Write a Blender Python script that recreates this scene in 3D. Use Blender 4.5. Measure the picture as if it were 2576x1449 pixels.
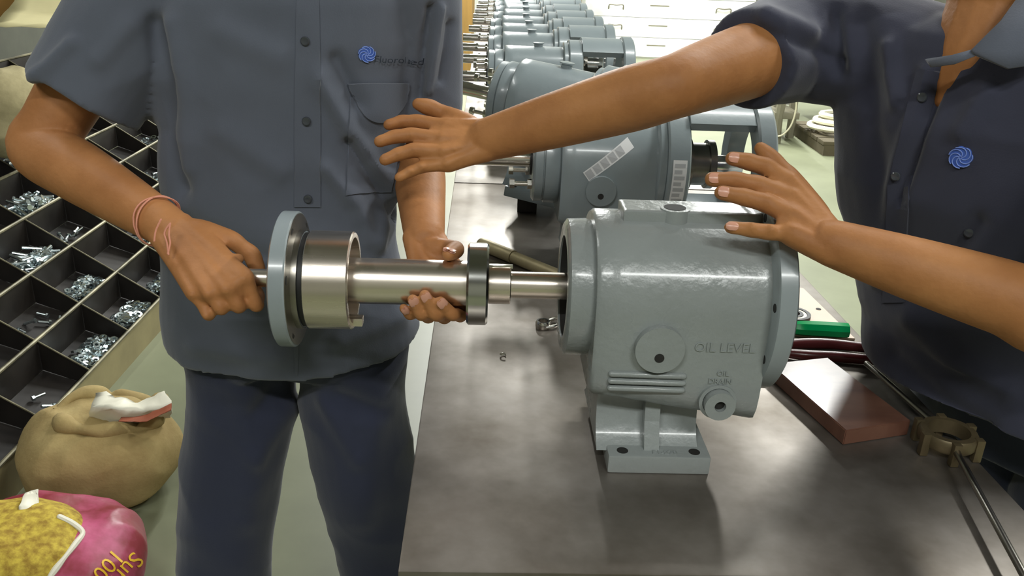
import bpy, bmesh, math, random
from mathutils import Vector, Matrix, noise
from mathutils.bvhtree import BVHTree

for o in list(bpy.data.objects):
    bpy.data.objects.remove(o)
SC = bpy.context.scene
COL = SC.collection
R_ = math.radians
random.seed(7)

# ------------------------------------------------------------------ camera, world, exposure
FPX = 2150.0
CAM = Vector((0, 0, 1.428))
PITCH, ROLL = R_(22), R_(2.3)
cd = bpy.data.cameras.new('camera'); cd.sensor_width = 36; cd.lens = 36 * FPX / 2576
cd.clip_start = 0.02; cd.clip_end = 100
cam = bpy.data.objects.new('camera', cd); COL.objects.link(cam)
cam.matrix_world = Matrix.Translation(CAM) @ Matrix.Rotation(R_(90) - PITCH, 4, 'X') @ Matrix.Rotation(ROLL, 4, 'Z')
SC.camera = cam
_F = Vector((0, math.cos(PITCH), -math.sin(PITCH))); _U0 = Vector((0, math.sin(PITCH), math.cos(PITCH))); _X = Vector((1, 0, 0))
_R = math.cos(ROLL) * _X + math.sin(ROLL) * _U0
_U = -math.sin(ROLL) * _X + math.cos(ROLL) * _U0


def ray(px, py): return _F + (px - 1288) / FPX * _R - (py - 724.5) / FPX * _U
def at(px, py, d): return CAM + d * ray(px, py)
def onz(px, py, z):
    v = ray(px, py); return CAM + v * ((z - CAM.z) / v.z)
def onY(px, py, Y):
    v = ray(px, py); return CAM + v * ((Y - CAM.y) / v.y)
def proj(P):
    v = P - CAM; d = v.dot(_F)
    return 1288 + FPX * v.dot(_R) / d, 724.5 - FPX * v.dot(_U) / d


w = bpy.data.worlds.new('world'); SC.world = w; w.use_nodes = True
w.node_tree.nodes['Background'].inputs[0].default_value = (0.75, 0.85, 0.9, 1)
w.node_tree.nodes['Background'].inputs[1].default_value = 0.25
SC.view_settings.view_transform = 'Standard'; SC.view_settings.look = 'None'
SC.view_settings.gamma = 1; SC.view_settings.use_curve_mapping = False
SC.view_settings.exposure = 0.27
CEIL = 3.5
# ceiling lamps of the workshop and one added fill lamp: x, y, watts, 1 = runs along the room (built as fixtures below)
LAMPS = [(-0.9, -1.7, 44, 0), (1.1, -1.7, 50, 0), (-2.0, 1.8, 16, 1), (2.2, 1.6, 55, 1), (0.9, 2.5, 24, 0),  # last entry here is added fill, brightening the pump row fronts and arms
         (-0.35, 6.3, 85, 1), (2.1, 5.0, 85, 1), (-0.4, 8.3, 170, 1), (2.2, 7.8, 95, 1), (-0.4, 10.4, 230, 1), (2.4, 10.4, 120, 1)]


# ------------------------------------------------------------------ mesh helpers
class M:
    def __init__(s): s.v = []; s.f = []
    def add(s, v, f):
        n = len(s.v); s.v += [Vector(p) for p in v]; s.f += [tuple(i + n for i in q) for q in f]; return s
    def merge(s, o): return s.add(o.v, o.f)
    def xf(s, m): s.v = [m @ p for p in s.v]; return s


def loft(rings, cap0=True, cap1=True):
    m = M(); n = len(rings[0]); v = []; f = []
    for r in rings: v += r
    for k in range(len(rings) - 1):
        for i in range(n):
            j = (i + 1) % n
            f.append((k * n + i, k * n + j, (k + 1) * n + j, (k + 1) * n + i))
    if cap0: f.append(tuple(range(n - 1, -1, -1)))
    if cap1: f.append(tuple(range((len(rings) - 1) * n, len(rings) * n)))
    return m.add(v, f)


def catmull(pts, sub):
    """pts: list of tuples of equal length -> smooth resample"""
    if len(pts) < 3: sub = max(sub, 1)
    out = []; n = len(pts)
    for i in range(n - 1):
        p0, p1, p2, p3 = pts[max(i - 1, 0)], pts[i], pts[i + 1], pts[min(i + 2, n - 1)]
        for k in range(sub):
            t = k / sub
            out.append(tuple(0.5 * (2 * b + (c - a) * t + (2 * a - 5 * b + 4 * c - d) * t * t + (-a + 3 * b - 3 * c + d) * t ** 3)
                             for a, b, c, d in zip(p0, p1, p2, p3)))
    out.append(tuple(pts[-1])); return out


def tube(pts, rad, n=12, sub=5, ends='round', flat=1.0, ref=None):
    """pts Vectors, rad floats; flat = ratio of second radius (along ref direction)"""
    P = catmull([(*p, r) for p, r in zip(pts, rad)], sub)
    C = [Vector(p[:3]) for p in P]; Rr = [max(p[3], 1e-4) for p in P]
    rings = []; u = None
    T = [(C[min(i + 1, len(C) - 1)] - C[max(i - 1, 0)]).normalized() for i in range(len(C))]
    u = (ref or Vector((0.3, 0.2, 1))).copy()
    def ring(c, t, r):
        nonlocal u
        u = (u - t * u.dot(t)).normalized(); w_ = t.cross(u)
        return [c + (u * math.cos(a) * flat + w_ * math.sin(a)) * r for a in [2 * math.pi * i / n for i in range(n)]]
    if ends == 'round':
        for a in (80, 60, 35): rings.append(ring(C[0] - T[0] * Rr[0] * math.sin(R_(a)), T[0], Rr[0] * math.cos(R_(a))))
    for c, t, r in zip(C, T, Rr): rings.append(ring(c, t, r))
    if ends == 'round':
        for a in (35, 60, 80): rings.append(ring(C[-1] + T[-1] * Rr[-1] * math.sin(R_(a)), T[-1], Rr[-1] * math.cos(R_(a))))
    return loft(rings)


def lathe(prof, n=48, c=(0, 0, 0), closed=True):
    """revolve [(x, r)] about the X axis through c; r=0 ends allowed"""
    m = M(); v = []; f = []
    for x, r in prof:
        v += [Vector((c[0] + x, c[1] + r * math.cos(2 * math.pi * i / n), c[2] + r * math.sin(2 * math.pi * i / n))) for i in range(n)]
    K = len(prof)
    for k in range(K if closed else K - 1):
        for i in range(n):
            j = (i + 1) % n; a = k * n; b = ((k + 1) % K) * n
            f.append((a + i, b + i, b + j, a + j))
    return m.add(v, f)


def rod(x0, x1, r, n=40, c=(0, 0, 0), ch=0.001):
    return lathe([(x0, 1e-5), (x0, r - ch), (x0 + ch, r), (x1 - ch, r), (x1, r - ch), (x1, 1e-5)], n, c, closed=False)


def box(x0, x1, y0, y1, z0, z1, b=0.0):
    if b <= 0:
        v = [(x, y, z) for x in (x0, x1) for y in (y0, y1) for z in (z0, z1)]
        return M().add(v, [(0, 1, 3, 2), (4, 6, 7, 5), (0, 4, 5, 1), (2, 3, 7, 6), (0, 2, 6, 4), (1, 5, 7, 3)])
    bm = bmesh.new(); bmesh.ops.create_cube(bm, size=1)
    for p in bm.verts: p.co = Vector(((x0 + x1) / 2 + p.co.x * (x1 - x0), (y0 + y1) / 2 + p.co.y * (y1 - y0), (z0 + z1) / 2 + p.co.z * (z1 - z0)))
    bmesh.ops.bevel(bm, geom=bm.edges[:], offset=b, segments=2, profile=0.6, affect='EDGES')
    m = M().add([p.co.copy() for p in bm.verts], [tuple(p.index for p in q.verts) for q in bm.faces]); bm.free(); return m


def prism(poly, axis, a0, a1):
    """extrude 2D polygon along an axis (0:x,1:y,2:z)"""
    def P(q, a): return Vector([(a, q[0], q[1]), (q[0], a, q[1]), (q[0], q[1], a)][axis])
    return loft([[P(q, a0) for q in poly], [P(q, a1) for q in poly]])


def ring_y(cx, cz, y0, y1, ro, ri, n=32):
    """washer / disc with axis along Y"""
    a = lathe([(y0, ri), (y0, ro), (y1, ro), (y1, ri)], n)
    return a.xf(Matrix.Translation((cx, 0, cz)) @ Matrix.Rotation(R_(90), 4, 'Z'))


def text_mesh(body, size, ext=0.0):
    cu = bpy.data.curves.new('t', 'FONT'); cu.body = body; cu.size = size; cu.extrude = ext; cu.align_x = 'CENTER'; cu.align_y = 'CENTER'
    cu.resolution_u = 3
    o = bpy.data.objects.new('t', cu); COL.objects.link(o)
    me = bpy.data.meshes.new_from_object(o.evaluated_get(bpy.context.evaluated_depsgraph_get()))
    m = M().add([p.co.copy() for p in me.vertices], [tuple(p.vertices) for p in me.polygons])
    bpy.data.objects.remove(o); bpy.data.curves.remove(cu); bpy.data.meshes.remove(me); return m


def remesh(m, vox, smooth=4, fac=0.5):
    me = bpy.data.meshes.new('tmp'); me.from_pydata([tuple(p) for p in m.v], [], m.f)
    o = bpy.data.objects.new('tmp', me); COL.objects.link(o)
    a = o.modifiers.new('r', 'REMESH'); a.mode = 'VOXEL'; a.voxel_size = vox
    if smooth:
        b = o.modifiers.new('s', 'SMOOTH'); b.factor = fac; b.iterations = smooth
    me2 = bpy.data.meshes.new_from_object(o.evaluated_get(bpy.context.evaluated_depsgraph_get()))
    out = M(); out.v = [p.co.copy() for p in me2.vertices]; out.f = [tuple(p.vertices) for p in me2.polygons]
    bpy.data.objects.remove(o); bpy.data.meshes.remove(me); bpy.data.meshes.remove(me2); return out


ORG = {}


def setp(o, label=None, cat=None, group=None, kind=None):
    if label: o['label'] = label
    if cat: o['category'] = cat
    if group: o['group'] = group
    if kind: o['kind'] = kind
    return o


def thing(name, loc, label, cat, group=None, rz=0.0):
    o = bpy.data.objects.new(name, None); COL.objects.link(o); o.location = loc; o.rotation_euler = (0, 0, rz)
    o.empty_display_size = 0.05
    ORG[o.name] = Vector(loc); return setp(o, label, cat, group)


def mesh_of(name, m, mat, smooth=True, fix=True, angle=40):
    me = bpy.data.meshes.new(name); me.from_pydata([tuple(p) for p in m.v], [], m.f)
    if fix:
        bm = bmesh.new(); bm.from_mesh(me); bmesh.ops.recalc_face_normals(bm, faces=bm.faces[:]); bm.to_mesh(me); bm.free()
    if mat: me.materials.append(mat)
    if smooth:
        me.polygons.foreach_set('use_smooth', [True] * len(me.polygons))
        if angle: me.set_sharp_from_angle(angle=R_(angle))
    me.update(); return me


def part(name, m, mat, parent=None, local=False, smooth=True, label=None, angle=40, kind=None, fix=True):
    """one mesh object; verts in world coords unless local"""
    org = Vector((0, 0, 0))
    if parent is not None: org = ORG[parent.name]
    if not local and org.length > 0: m.v = [p - org for p in m.v]
    o = bpy.data.objects.new(name, mesh_of(name, m, mat, smooth, fix, angle)); COL.objects.link(o)
    if parent is not None: o.parent = parent
    ORG[o.name] = org
    return setp(o, label, kind=kind)


def single(name, m, mat, label, cat, group=None, smooth=True, angle=40, kind=None):
    """a one-mesh thing with its origin at its base"""
    xs = [p.x for p in m.v]; ys = [p.y for p in m.v]; zs = [p.z for p in m.v]
    org = Vector(((min(xs) + max(xs)) / 2, (min(ys) + max(ys)) / 2, min(zs)))
    m.v = [p - org for p in m.v]
    o = bpy.data.objects.new(name, mesh_of(name, m, mat, smooth, True, angle)); COL.objects.link(o); o.location = org
    ORG[o.name] = org; return setp(o, label, cat, group, kind)


def struct(name, m, mat, smooth=False):
    o = part(name, m, mat, smooth=smooth); o['kind'] = 'structure'; return o


def copy_tree(o, parent=None):
    c = o.copy(); COL.objects.link(c); c.parent = parent
    if parent is not None: c.matrix_parent_inverse = o.matrix_parent_inverse
    ORG[c.name] = ORG[o.name].copy()
    for ch in list(o.children): copy_tree(ch, c)
    return c


# ------------------------------------------------------------------ materials
def srgb(*c):
    return tuple(((x / 255) / 12.92 if x / 255 <= 0.04045 else ((x / 255 + 0.055) / 1.055) ** 2.4) for x in c) + (1,)


def mat(name, col, rough=0.5, metal=0.0, var=0.0, vscale=8.0, col2=None, bump=0.0, bscale=60.0, rvar=0.0, rscale=6.0,
        spec=0.5, coat=0.0, emit=0.0, trans=0.0, sss=0.0, stretch=None, contrast=(0.35, 0.65), cloth=0):
    ma = bpy.data.materials.new(name); ma.use_nodes = True; nt = ma.node_tree; N = nt.nodes; L = nt.links
    b = N['Principled BSDF']
    b.inputs['Base Color'].default_value = col; b.inputs['Roughness'].default_value = rough
    b.inputs['Metallic'].default_value = metal; b.inputs['Specular IOR Level'].default_value = spec
    b.inputs['Coat Weight'].default_value = coat; b.inputs['Coat Roughness'].default_value = 0.12
    if sss:
        b.inputs['Subsurface Weight'].default_value = sss; b.inputs['Subsurface Radius'].default_value = (0.012, 0.005, 0.003)
    if trans: b.inputs['Transmission Weight'].default_value = trans
    if emit:
        b.inputs['Emission Color'].default_value = col; b.inputs['Emission Strength'].default_value = emit
    tc = N.new('ShaderNodeTexCoord'); mp = N.new('ShaderNodeMapping'); L.new(tc.outputs['Object'], mp.inputs[0])
    if stretch: mp.inputs['Scale'].default_value = stretch
    if var or col2:
        t = N.new('ShaderNodeTexNoise'); t.inputs['Scale'].default_value = vscale; t.inputs['Detail'].default_value = 5; t.inputs['Roughness'].default_value = 0.6
        L.new(mp.outputs[0], t.inputs['Vector'])
        cr = N.new('ShaderNodeValToRGB'); e = cr.color_ramp.elements
        e[0].position, e[1].position = contrast
        c2 = col2 or tuple(max(0, x * (1 - var)) for x in col[:3]) + (1,)
        c1 = col if col2 else tuple(min(1, x * (1 + var)) for x in col[:3]) + (1,)
        e[0].color = c2; e[1].color = c1
        L.new(t.outputs['Fac'], cr.inputs[0]); L.new(cr.outputs[0], b.inputs['Base Color'])
    if rvar:
        t = N.new('ShaderNodeTexNoise'); t.inputs['Scale'].default_value = rscale; t.inputs['Detail'].default_value = 4
        L.new(mp.outputs[0], t.inputs['Vector'])
        mr = N.new('ShaderNodeMapRange'); mr.inputs[1].default_value = 0.3; mr.inputs[2].default_value = 0.7
        mr.inputs[3].default_value = max(0.03, rough - rvar); mr.inputs[4].default_value = rough + rvar
        L.new(t.outputs['Fac'], mr.inputs[0]); L.new(mr.outputs[0], b.inputs['Roughness'])
    if bump:
        t = N.new('ShaderNodeTexNoise'); t.inputs['Scale'].default_value = bscale; t.inputs['Detail'].default_value = 3
        L.new(mp.outputs[0], t.inputs['Vector'])
        bp = N.new('ShaderNodeBump'); bp.inputs['Strength'].default_value = bump; bp.inputs['Distance'].default_value = 0.002
        L.new(t.outputs['Fac'], bp.inputs['Height']); L.new(bp.outputs[0], b.inputs['Normal'])
    if cloth:
        b.inputs['Sheen Weight'].default_value = 0.25; b.inputs['Sheen Roughness'].default_value = 0.5
    return ma


PAINT = mat('grey_paint', srgb(143, 149, 148), 0.3, var=0.06, vscale=6, bump=0.5, bscale=95, coat=0.35, rvar=0.08, rscale=9)
PAINT2 = mat('slate_paint', srgb(132, 142, 145), 0.3, var=0.06, vscale=6, bump=0.1, bscale=110, coat=0.3)
RIMP = mat('rim_paint', srgb(142, 151, 154), 0.28, var=0.05, vscale=8, bump=0.05, bscale=80, coat=0.3)
STEEL = mat('turned_steel', srgb(226, 216, 204), 0.28, 1.0, var=0.12, vscale=3, bump=0.02, bscale=300, stretch=(0.3, 8, 8), rvar=0.05)
STEELD = mat('dark_steel', srgb(150, 146, 138), 0.3, 1.0, var=0.2, vscale=6)
STEELB = mat('bright_steel', srgb(225, 222, 215), 0.18, 1.0)
BEAR = mat('bearing_steel', srgb(190, 190, 186), 0.16, 1.0)
BLACKR = mat('black_rubber', srgb(22, 22, 22), 0.5)
CAVITY = mat('painted_hole_shade', srgb(34, 33, 31), 0.7)  # shade inside holes and bore painted as near-black; small holes are flat discs
ZINC = mat('zinc_plate', srgb(200, 210, 212), 0.25, 1.0, var=0.15, vscale=40)
BENCH = mat('worn_bench_steel', srgb(160, 154, 148), 0.41, 0.75, col2=srgb(98, 90, 79), vscale=6, bump=0.04, bscale=30, rvar=0.05, rscale=7, contrast=(0.3, 0.75))
BENCHE = mat('bench_edge', srgb(140, 122, 92), 0.45, 0.6, var=0.2, vscale=15)
FLOOR = mat('floor_paint', srgb(126, 130, 104), 0.45, var=0.1, vscale=2.2, bump=0.02, bscale=40)
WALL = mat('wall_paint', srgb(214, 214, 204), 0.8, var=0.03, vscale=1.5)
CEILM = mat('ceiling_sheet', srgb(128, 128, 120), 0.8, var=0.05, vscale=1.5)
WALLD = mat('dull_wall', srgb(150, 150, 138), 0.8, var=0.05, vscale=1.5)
WHITE = mat('white_enamel', srgb(240, 240, 236), 0.35, var=0.02)
GROOVE = mat('shadow_gap', srgb(90, 90, 86), 0.7)
PLY = mat('varnished_plywood', srgb(150, 116, 60), 0.5, var=0.12, vscale=3, stretch=(6, 6, 0.6))
RACK = mat('rack_sheet', srgb(40, 35, 31), 0.5, 0.2, col2=srgb(23, 20, 18), vscale=5, rvar=0.1)
RACKF = mat('rack_front_paint', srgb(138, 128, 92), 0.6, var=0.12, vscale=6)
RACKE = mat('rack_lip', srgb(140, 134, 108), 0.5, 0.4, col2=srgb(76, 72, 54), vscale=9)
SKIN = mat('skin', srgb(190, 132, 84), 0.55, col2=srgb(160, 106, 62), vscale=12, bump=0.25, bscale=150, sss=0.05, contrast=(0.25, 0.75), spec=0.3)
SKIN2 = mat('skin_dark', srgb(186, 130, 80), 0.55, col2=srgb(152, 100, 58), vscale=12, bump=0.25, bscale=150, sss=0.05, contrast=(0.25, 0.75), spec=0.3)
NAIL = mat('fingernail', srgb(214, 158, 134), 0.3)
HAIR = mat('black_hair', srgb(22, 18, 16), 0.5)
SHIRT = mat('shirt_cloth', srgb(93, 98, 110), 0.85, var=0.06, vscale=5, bump=0.12, bscale=500, spec=0.2, cloth=1)
SHIRT2 = mat('shirt_cloth_navy', srgb(58, 60, 75), 0.85, var=0.06, vscale=5, bump=0.12, bscale=500, spec=0.2, cloth=1)
TROUS = mat('trouser_cloth', srgb(50, 54, 72), 0.88, var=0.07, vscale=4, bump=0.12, bscale=450, spec=0.2, cloth=1)
SHOE = mat('shoe_leather', srgb(30, 26, 24), 0.4)
BUTTON = mat('button', srgb(64, 68, 74), 0.2, coat=0.5)
BLUE = mat('emblem_blue', srgb(70, 104, 190), 0.7)
BLUEL = mat('emblem_light', srgb(132, 158, 226), 0.7)
INK = mat('letter_ink', srgb(40, 48, 60), 0.8)
THREAD = mat('pink_thread', srgb(222, 152, 128), 0.8)
JUTE = mat('jute_sack', srgb(174, 154, 104), 0.9, col2=srgb(146, 124, 78), vscale=9, bump=0.5, bscale=120, contrast=(0.3, 0.7))
LINER = mat('white_plastic', srgb(226, 222, 204), 0.5, var=0.05)
PINK = mat('pink_print', srgb(196, 88, 128), 0.42, col2=srgb(132, 40, 52), vscale=6, bump=0.5, bscale=26, contrast=(0.38, 0.62))
YELP = mat('yellow_print', srgb(226, 180, 36), 0.5)
GRAIN = mat('yellow_grain', srgb(196, 172, 62), 0.8, col2=srgb(140, 110, 28), vscale=60, bump=0.6, bscale=90)
REDB = mat('red_brown_cloth', srgb(140, 72, 44), 0.8, var=0.2)
LABEL = mat('paper_label', srgb(225, 226, 226), 0.4)
LPRINT = mat('label_print', srgb(176, 178, 180), 0.6)
BRASS = mat('dull_brass', srgb(168, 156, 122), 0.5, 0.5, var=0.18, vscale=12)
BRONZE = mat('dark_bronze', srgb(104, 92, 68), 0.45, 0.5, var=0.2, vscale=14)
WOODB = mat('brown_laminate', srgb(124, 88, 72), 0.3, col2=srgb(98, 64, 52), vscale=5, coat=0.3, stretch=(1, 4, 1))
GREENP = mat('green_plastic', srgb(0, 176, 100), 0.15, trans=0.2, coat=0.5)
MAROON = mat('maroon_grip', srgb(92, 34, 36), 0.3, coat=0.3)
TANP = mat('tan_plate', srgb(206, 180, 158), 0.45, var=0.06)
CARD = mat('cardboard', srgb(150, 112, 56), 0.85, var=0.08)
PAPER = mat('cream_paper', srgb(232, 222, 172), 0.8, var=0.04)
YELLOW = mat('yellow_plastic', srgb(232, 206, 28), 0.4)
DPANEL = mat('rack_back', srgb(84, 86, 76), 0.6, var=0.1)
HOSE = mat('white_hose', srgb(232, 228, 206), 0.45)
PALLET = mat('dark_pallet', srgb(86, 78, 58), 0.8, var=0.15)
LEGM = mat('grey_leg', srgb(120, 116, 98), 0.5, var=0.1)
CREAMW = mat('cream_wire', srgb(220, 214, 186), 0.5)
TUBEL = mat('lamp_tube', (1, 1, 1, 1), 0.5, emit=10)

# ------------------------------------------------------------------ room
struct('floor', box(-5, 6, -4, 14, -0.1, 0), FLOOR)
struct('ceiling', box(-5, 6, -4, 14, CEIL, CEIL + 0.1), CEILM)
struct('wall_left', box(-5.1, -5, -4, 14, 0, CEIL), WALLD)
struct('wall_right', box(6, 6.1, -4, 14, 0, CEIL), WALL)
struct('wall_back', box(-5, 6, 14, 14.1, 0, CEIL), WALL)
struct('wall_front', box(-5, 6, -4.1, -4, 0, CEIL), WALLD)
for i, (lx, ly, wt, along) in enumerate(LAMPS):
    t = thing('ceiling_light', (lx, ly, CEIL - 0.12), f'white tube lamp on the ceiling, {["first","second","third","fourth","fifth","sixth","seventh","eighth","ninth","tenth","eleventh"][i]} from the camera end', 'lamp', 'ceiling tube lamps', R_(90) * along)
    part('housing', box(-0.64, 0.64, -0.06, 0.06, 0.06, 0.119, 0.01), WHITE, t, True)
    part('tube', rod(-0.6, 0.6, 0.016, 12, (0, 0, 0.03)), TUBEL, t, True)
    la = bpy.data.lights.new('tube_light', 'AREA'); la.shape = 'RECTANGLE'; la.size = 1.2; la.size_y = 0.14; la.energy = wt
    la.color = (0.98, 1.0, 0.97)
    lo = bpy.data.objects.new('tube_light', la); COL.objects.link(lo); lo.parent = t; lo.location = (0, 0, 0.005)

# ------------------------------------------------------------------ bench
TZ = 0.85
BROT = R_(2.3)
BM = Matrix.Translation((-0.101, 0.674, 0)) @ Matrix.Rotation(BROT, 4, 'Z')


def bench(name, y0, y1, label, W=0.70):
    t = thing(name, BM @ Vector((W / 2, (y0 + y1) / 2, 0)), label, 'table', 'steel benches end to end', BROT)
    h = (y1 - y0) / 2
    part('top', box(-W / 2, W / 2, -h, h, TZ - 0.012, TZ, 0.002), BENCH, t, True)
    part('apron', box(-W / 2 + 0.002, W / 2 - 0.002, -h + 0.001, -h + 0.012, TZ - 0.07, TZ - 0.0125, 0.002), BENCHE, t, True)
    part('apron', box(-W / 2 + 0.002, W / 2 - 0.002, h - 0.012, h - 0.001, TZ - 0.07, TZ - 0.0125, 0.002), BENCHE, t, True)
    for sx in (-1, 1):
        part('side_rail', box(sx * (W / 2 - 0.02) - 0.012, sx * (W / 2 - 0.02) + 0.012, -h + 0.013, h - 0.013, TZ - 0.07, TZ - 0.0125, 0.002), BENCHE, t, True)
        for sy in (-1, 1):
            part('leg', box(sx * (W / 2 - 0.06) - 0.025, sx * (W / 2 - 0.06) + 0.025, sy * (h - 0.06) - 0.025, sy * (h - 0.06) + 0.025, 0, TZ - 0.071, 0.004), LEGM, t, True)
    return t


bench('workbench', 0.0, 1.462, 'worn steel workbench nearest the camera carrying the open housing and tools')
bench('workbench', 1.470, 3.3, 'steel workbench behind the seam carrying the tilted unit and nearer row')
bench('workbench', 3.308, 5.4, 'farthest steel workbench carrying the end of the pump row')

# ------------------------------------------------------------------ bearing housing pieces (local: x along the axis, z up from the foot)
HZ = 0.2
BR = 0.094


def body_ring(x, zb, n=64, rr=BR):
    H = HZ - zb; out = []
    for i in range(n):
        a = 2 * math.pi * i / n; c, s = math.cos(a), math.sin(a)
        r = rr if s >= 0 else ((abs(c) / rr) ** 7 + (abs(s) / H) ** 7) ** (-1 / 7)
        out.append(Vector((x, -r * c, HZ + r * s)))
    return out


def body_mesh(x0, x1, bore, zb0=0.095, zb1=0.064):
    n = 64
    def zb(x): return zb0 + (zb1 - zb0) * (x - x0) / (x1 - x0)
    xs = [x0 + 0.004 + (x1 - x0 - 0.004) * k / 8 for k in range(9)]
    rings = [body_ring(x0, zb(x0) + 0.003, rr=BR - 0.003)] + [body_ring(x, zb(x)) for x in xs]
    if bore:
        def circ(x, r): return [Vector((x, -r * math.cos(2 * math.pi * i / n), HZ + r * math.sin(2 * math.pi * i / n))) for i in range(n)]
        rings = [circ(x0 + 0.13, 0.03), circ(x0 + 0.13, bore), circ(x0, bore)] + rings
    return loft(rings)


def foot_mesh(xa, xb):
    """base plate with a waisted web curving up to the body"""
    m = box(xa + 0.012, xb + 0.012, -0.092, 0.092, 0, 0.024, 0.003)
    prof = [(-0.074, 0.02), (-0.06, 0.03), (-0.05, 0.045), (-0.046, 0.07), (-0.05, 0.09), (-0.06, 0.11)]
    poly = prof + [(-y, z) for y, z in reversed(prof)]
    wb = prism(poly, 0, xa, xb)
    return m.merge(wb)


def hexprism(x0, x1, r, c=(0, 0, 0)):
    return lathe([(x0, 1e-5), (x0, r), (x1, r), (x1, 1e-5)], 6, c, closed=False)


def front_details(t, x0, paint, text=True, lite=False):
    """bosses, ribs, lettering on the camera side; x0 = start of the body"""
    yb = -BR
    b = part('level_boss', ring_y(x0 + 0.072, 0.168, yb - 0.010, yb + 0.02, 0.0275, 0.0002, 40), paint, t, True)
    part('boss_hole', ring_y(x0 + 0.072, 0.159, yb - 0.0104, yb - 0.0096, 0.0055, 0.0002, 20), CAVITY, b, True)
    if not lite:
        for k, z in enumerate((0.1335, 0.1245, 0.1155)):
            part('rib', tube([Vector((x0 + 0.022, yb - 0.0005, z)), Vector((x0 + 0.104, yb - 0.0005, z - 0.001))], [0.0036, 0.0036], 10, 2), paint, t, True)
    d = part('drain_boss', ring_y(x0 + 0.147, 0.1005, yb - 0.012, yb + 0.03, 0.0175, 0.0065, 32), paint, t, True)
    part('boss_collar', ring_y(x0 + 0.146, 0.1015, yb - 0.003, yb + 0.02, 0.0215, 0.0175, 32), paint, d, True)
    part('boss_hole', ring_y(x0 + 0.147, 0.1005, yb - 0.006, yb - 0.004, 0.0066, 0.0002, 20), CAVITY, d, True)
    if text:
        up = Matrix.Translation((x0 + 0.146, yb - 0.0004, 0.169)) @ Matrix.Rotation(R_(90), 4, 'X')
        part('lettering', text_mesh('OIL LEVEL', 0.0155, 0.0012).xf(up), paint, t, True, smooth=False)
        up = Matrix.Translation((x0 + 0.148, yb - 0.0004, 0.137)) @ Matrix.Rotation(R_(90), 4, 'X')
        part('lettering', text_mesh('OIL', 0.009, 0.001).xf(up), paint, t, True, smooth=False)
        up = Matrix.Translation((x0 + 0.146, yb - 0.0004, 0.127)) @ Matrix.Rotation(R_(90), 4, 'X')
        part('lettering', text_mesh('DRAIN', 0.009, 0.001).xf(up), paint, t, True, smooth=False)


def common(t, x0, x1, paint, bore):
    part('body', body_mesh(x0, x1, bore), paint, t, True, angle=50)
    f = part('foot', foot_mesh(x0 + 0.016, x0 + 0.138), paint, t, True, angle=35)
    part('foot_rib', prism([(-0.08, 0.022), (-0.064, 0.055), (-0.058, 0.092), (-0.03, 0.092), (-0.03, 0.022)], 0, x0 + 0.072, x0 + 0.090), paint, f, True, smooth=False)
    for hx in (x0 + 0.046, x0 + 0.132):
        a = lathe([(0.0238, 0.0001), (0.0238, 0.0068), (0.0243, 0.0068), (0.0243, 0.0001)], 20).xf(Matrix.Translation((hx, -0.08, 0)) @ Matrix.Rotation(R_(-90), 4, 'Y'))
        part('bolt_hole', a, CAVITY, f, True)
    return f


# ---- the open housing in front
G1 = Matrix.Translation((0.06, 0.948, TZ)) @ Matrix.Rotation(R_(2), 4, 'Z')
hs = thing('bearing_housing', G1.translation, 'open light grey cast bearing housing nearest the camera, receiving the shaft', 'machine part', rz=R_(2))
f1 = common(hs, 0.030, 0.224, PAINT, 0.061)
m = text_mesh('F1-270', 0.011, 0.0008).xf(Matrix.Translation((0.126, -0.083, 0.0243)))
part('lettering', m, PAINT, f1, True, smooth=False)
fl = [(0.0, 0.061), (0.0, 0.076), (0.003, 0.081), (0.024, 0.082), (0.030, 0.080), (0.036, 0.0795), (0.036, 0.061)]
fr = part('front_flange', lathe(fl, 72, (0, 0, HZ)), PAINT, hs, True, label='grey flange around the bore mouth')
part('bore_lining', lathe([(0.002, 0.0608), (0.05, 0.0608), (0.05, 0.0575), (0.045, 0.0575), (0.004, 0.0603)], 64, (0, 0, HZ)), CAVITY, fr, True)
rf = [(0.222, 0.03), (0.222, 0.112), (0.224, 0.1155), (0.2425, 0.1155), (0.245, 0.112), (0.245, 0.03)]
rfl = part('rear_flange', lathe(rf, 80, (0, 0, HZ)), RIMP, hs, True, label='large round flange at the far right end')
for a in (12, 75, 105, 165, 195, 335, 240, 300):
    p = Vector((0.2219, 0.104 * -math.cos(R_(a)), HZ + 0.104 * math.sin(R_(a))))
    part('bolt_hole', lathe([(-0.0004, 0.0001), (-0.0004, 0.005), (0.0004, 0.005), (0.0004, 0.0001)], 18, p), CAVITY, rfl, True)
pd = part('top_pad', remesh(box(0.062, 0.205, -0.024, 0.024, HZ + 0.07, HZ + BR + 0.0095).merge(tube([Vector((0.205, 0, HZ + 0.07)), Vector((0.205, 0, HZ + 0.1025))], [0.024, 0.024], 24, 1, 'flat')), 0.002, 3), PAINT, hs, True)
bs = tube([Vector((0.122, -0.012, HZ + 0.07)), Vector((0.122, -0.012, HZ + BR + 0.0105))], [0.018, 0.017], 32, 1, 'flat')
bo = part('filler_boss', bs, PAINT, hs, True)
part('filler_hole', lathe([(HZ + BR + 0.0101, 0.0001), (HZ + BR + 0.0101, 0.0125), (HZ + BR + 0.0109, 0.0125), (HZ + BR + 0.0109, 0.0001)], 28).xf(Matrix.Translation((0.122, -0.010, 0)) @ Matrix.Rotation(R_(-90), 4, 'Y')), CAVITY, bo, True)
front_details(hs, 0.030, PAINT)


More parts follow.
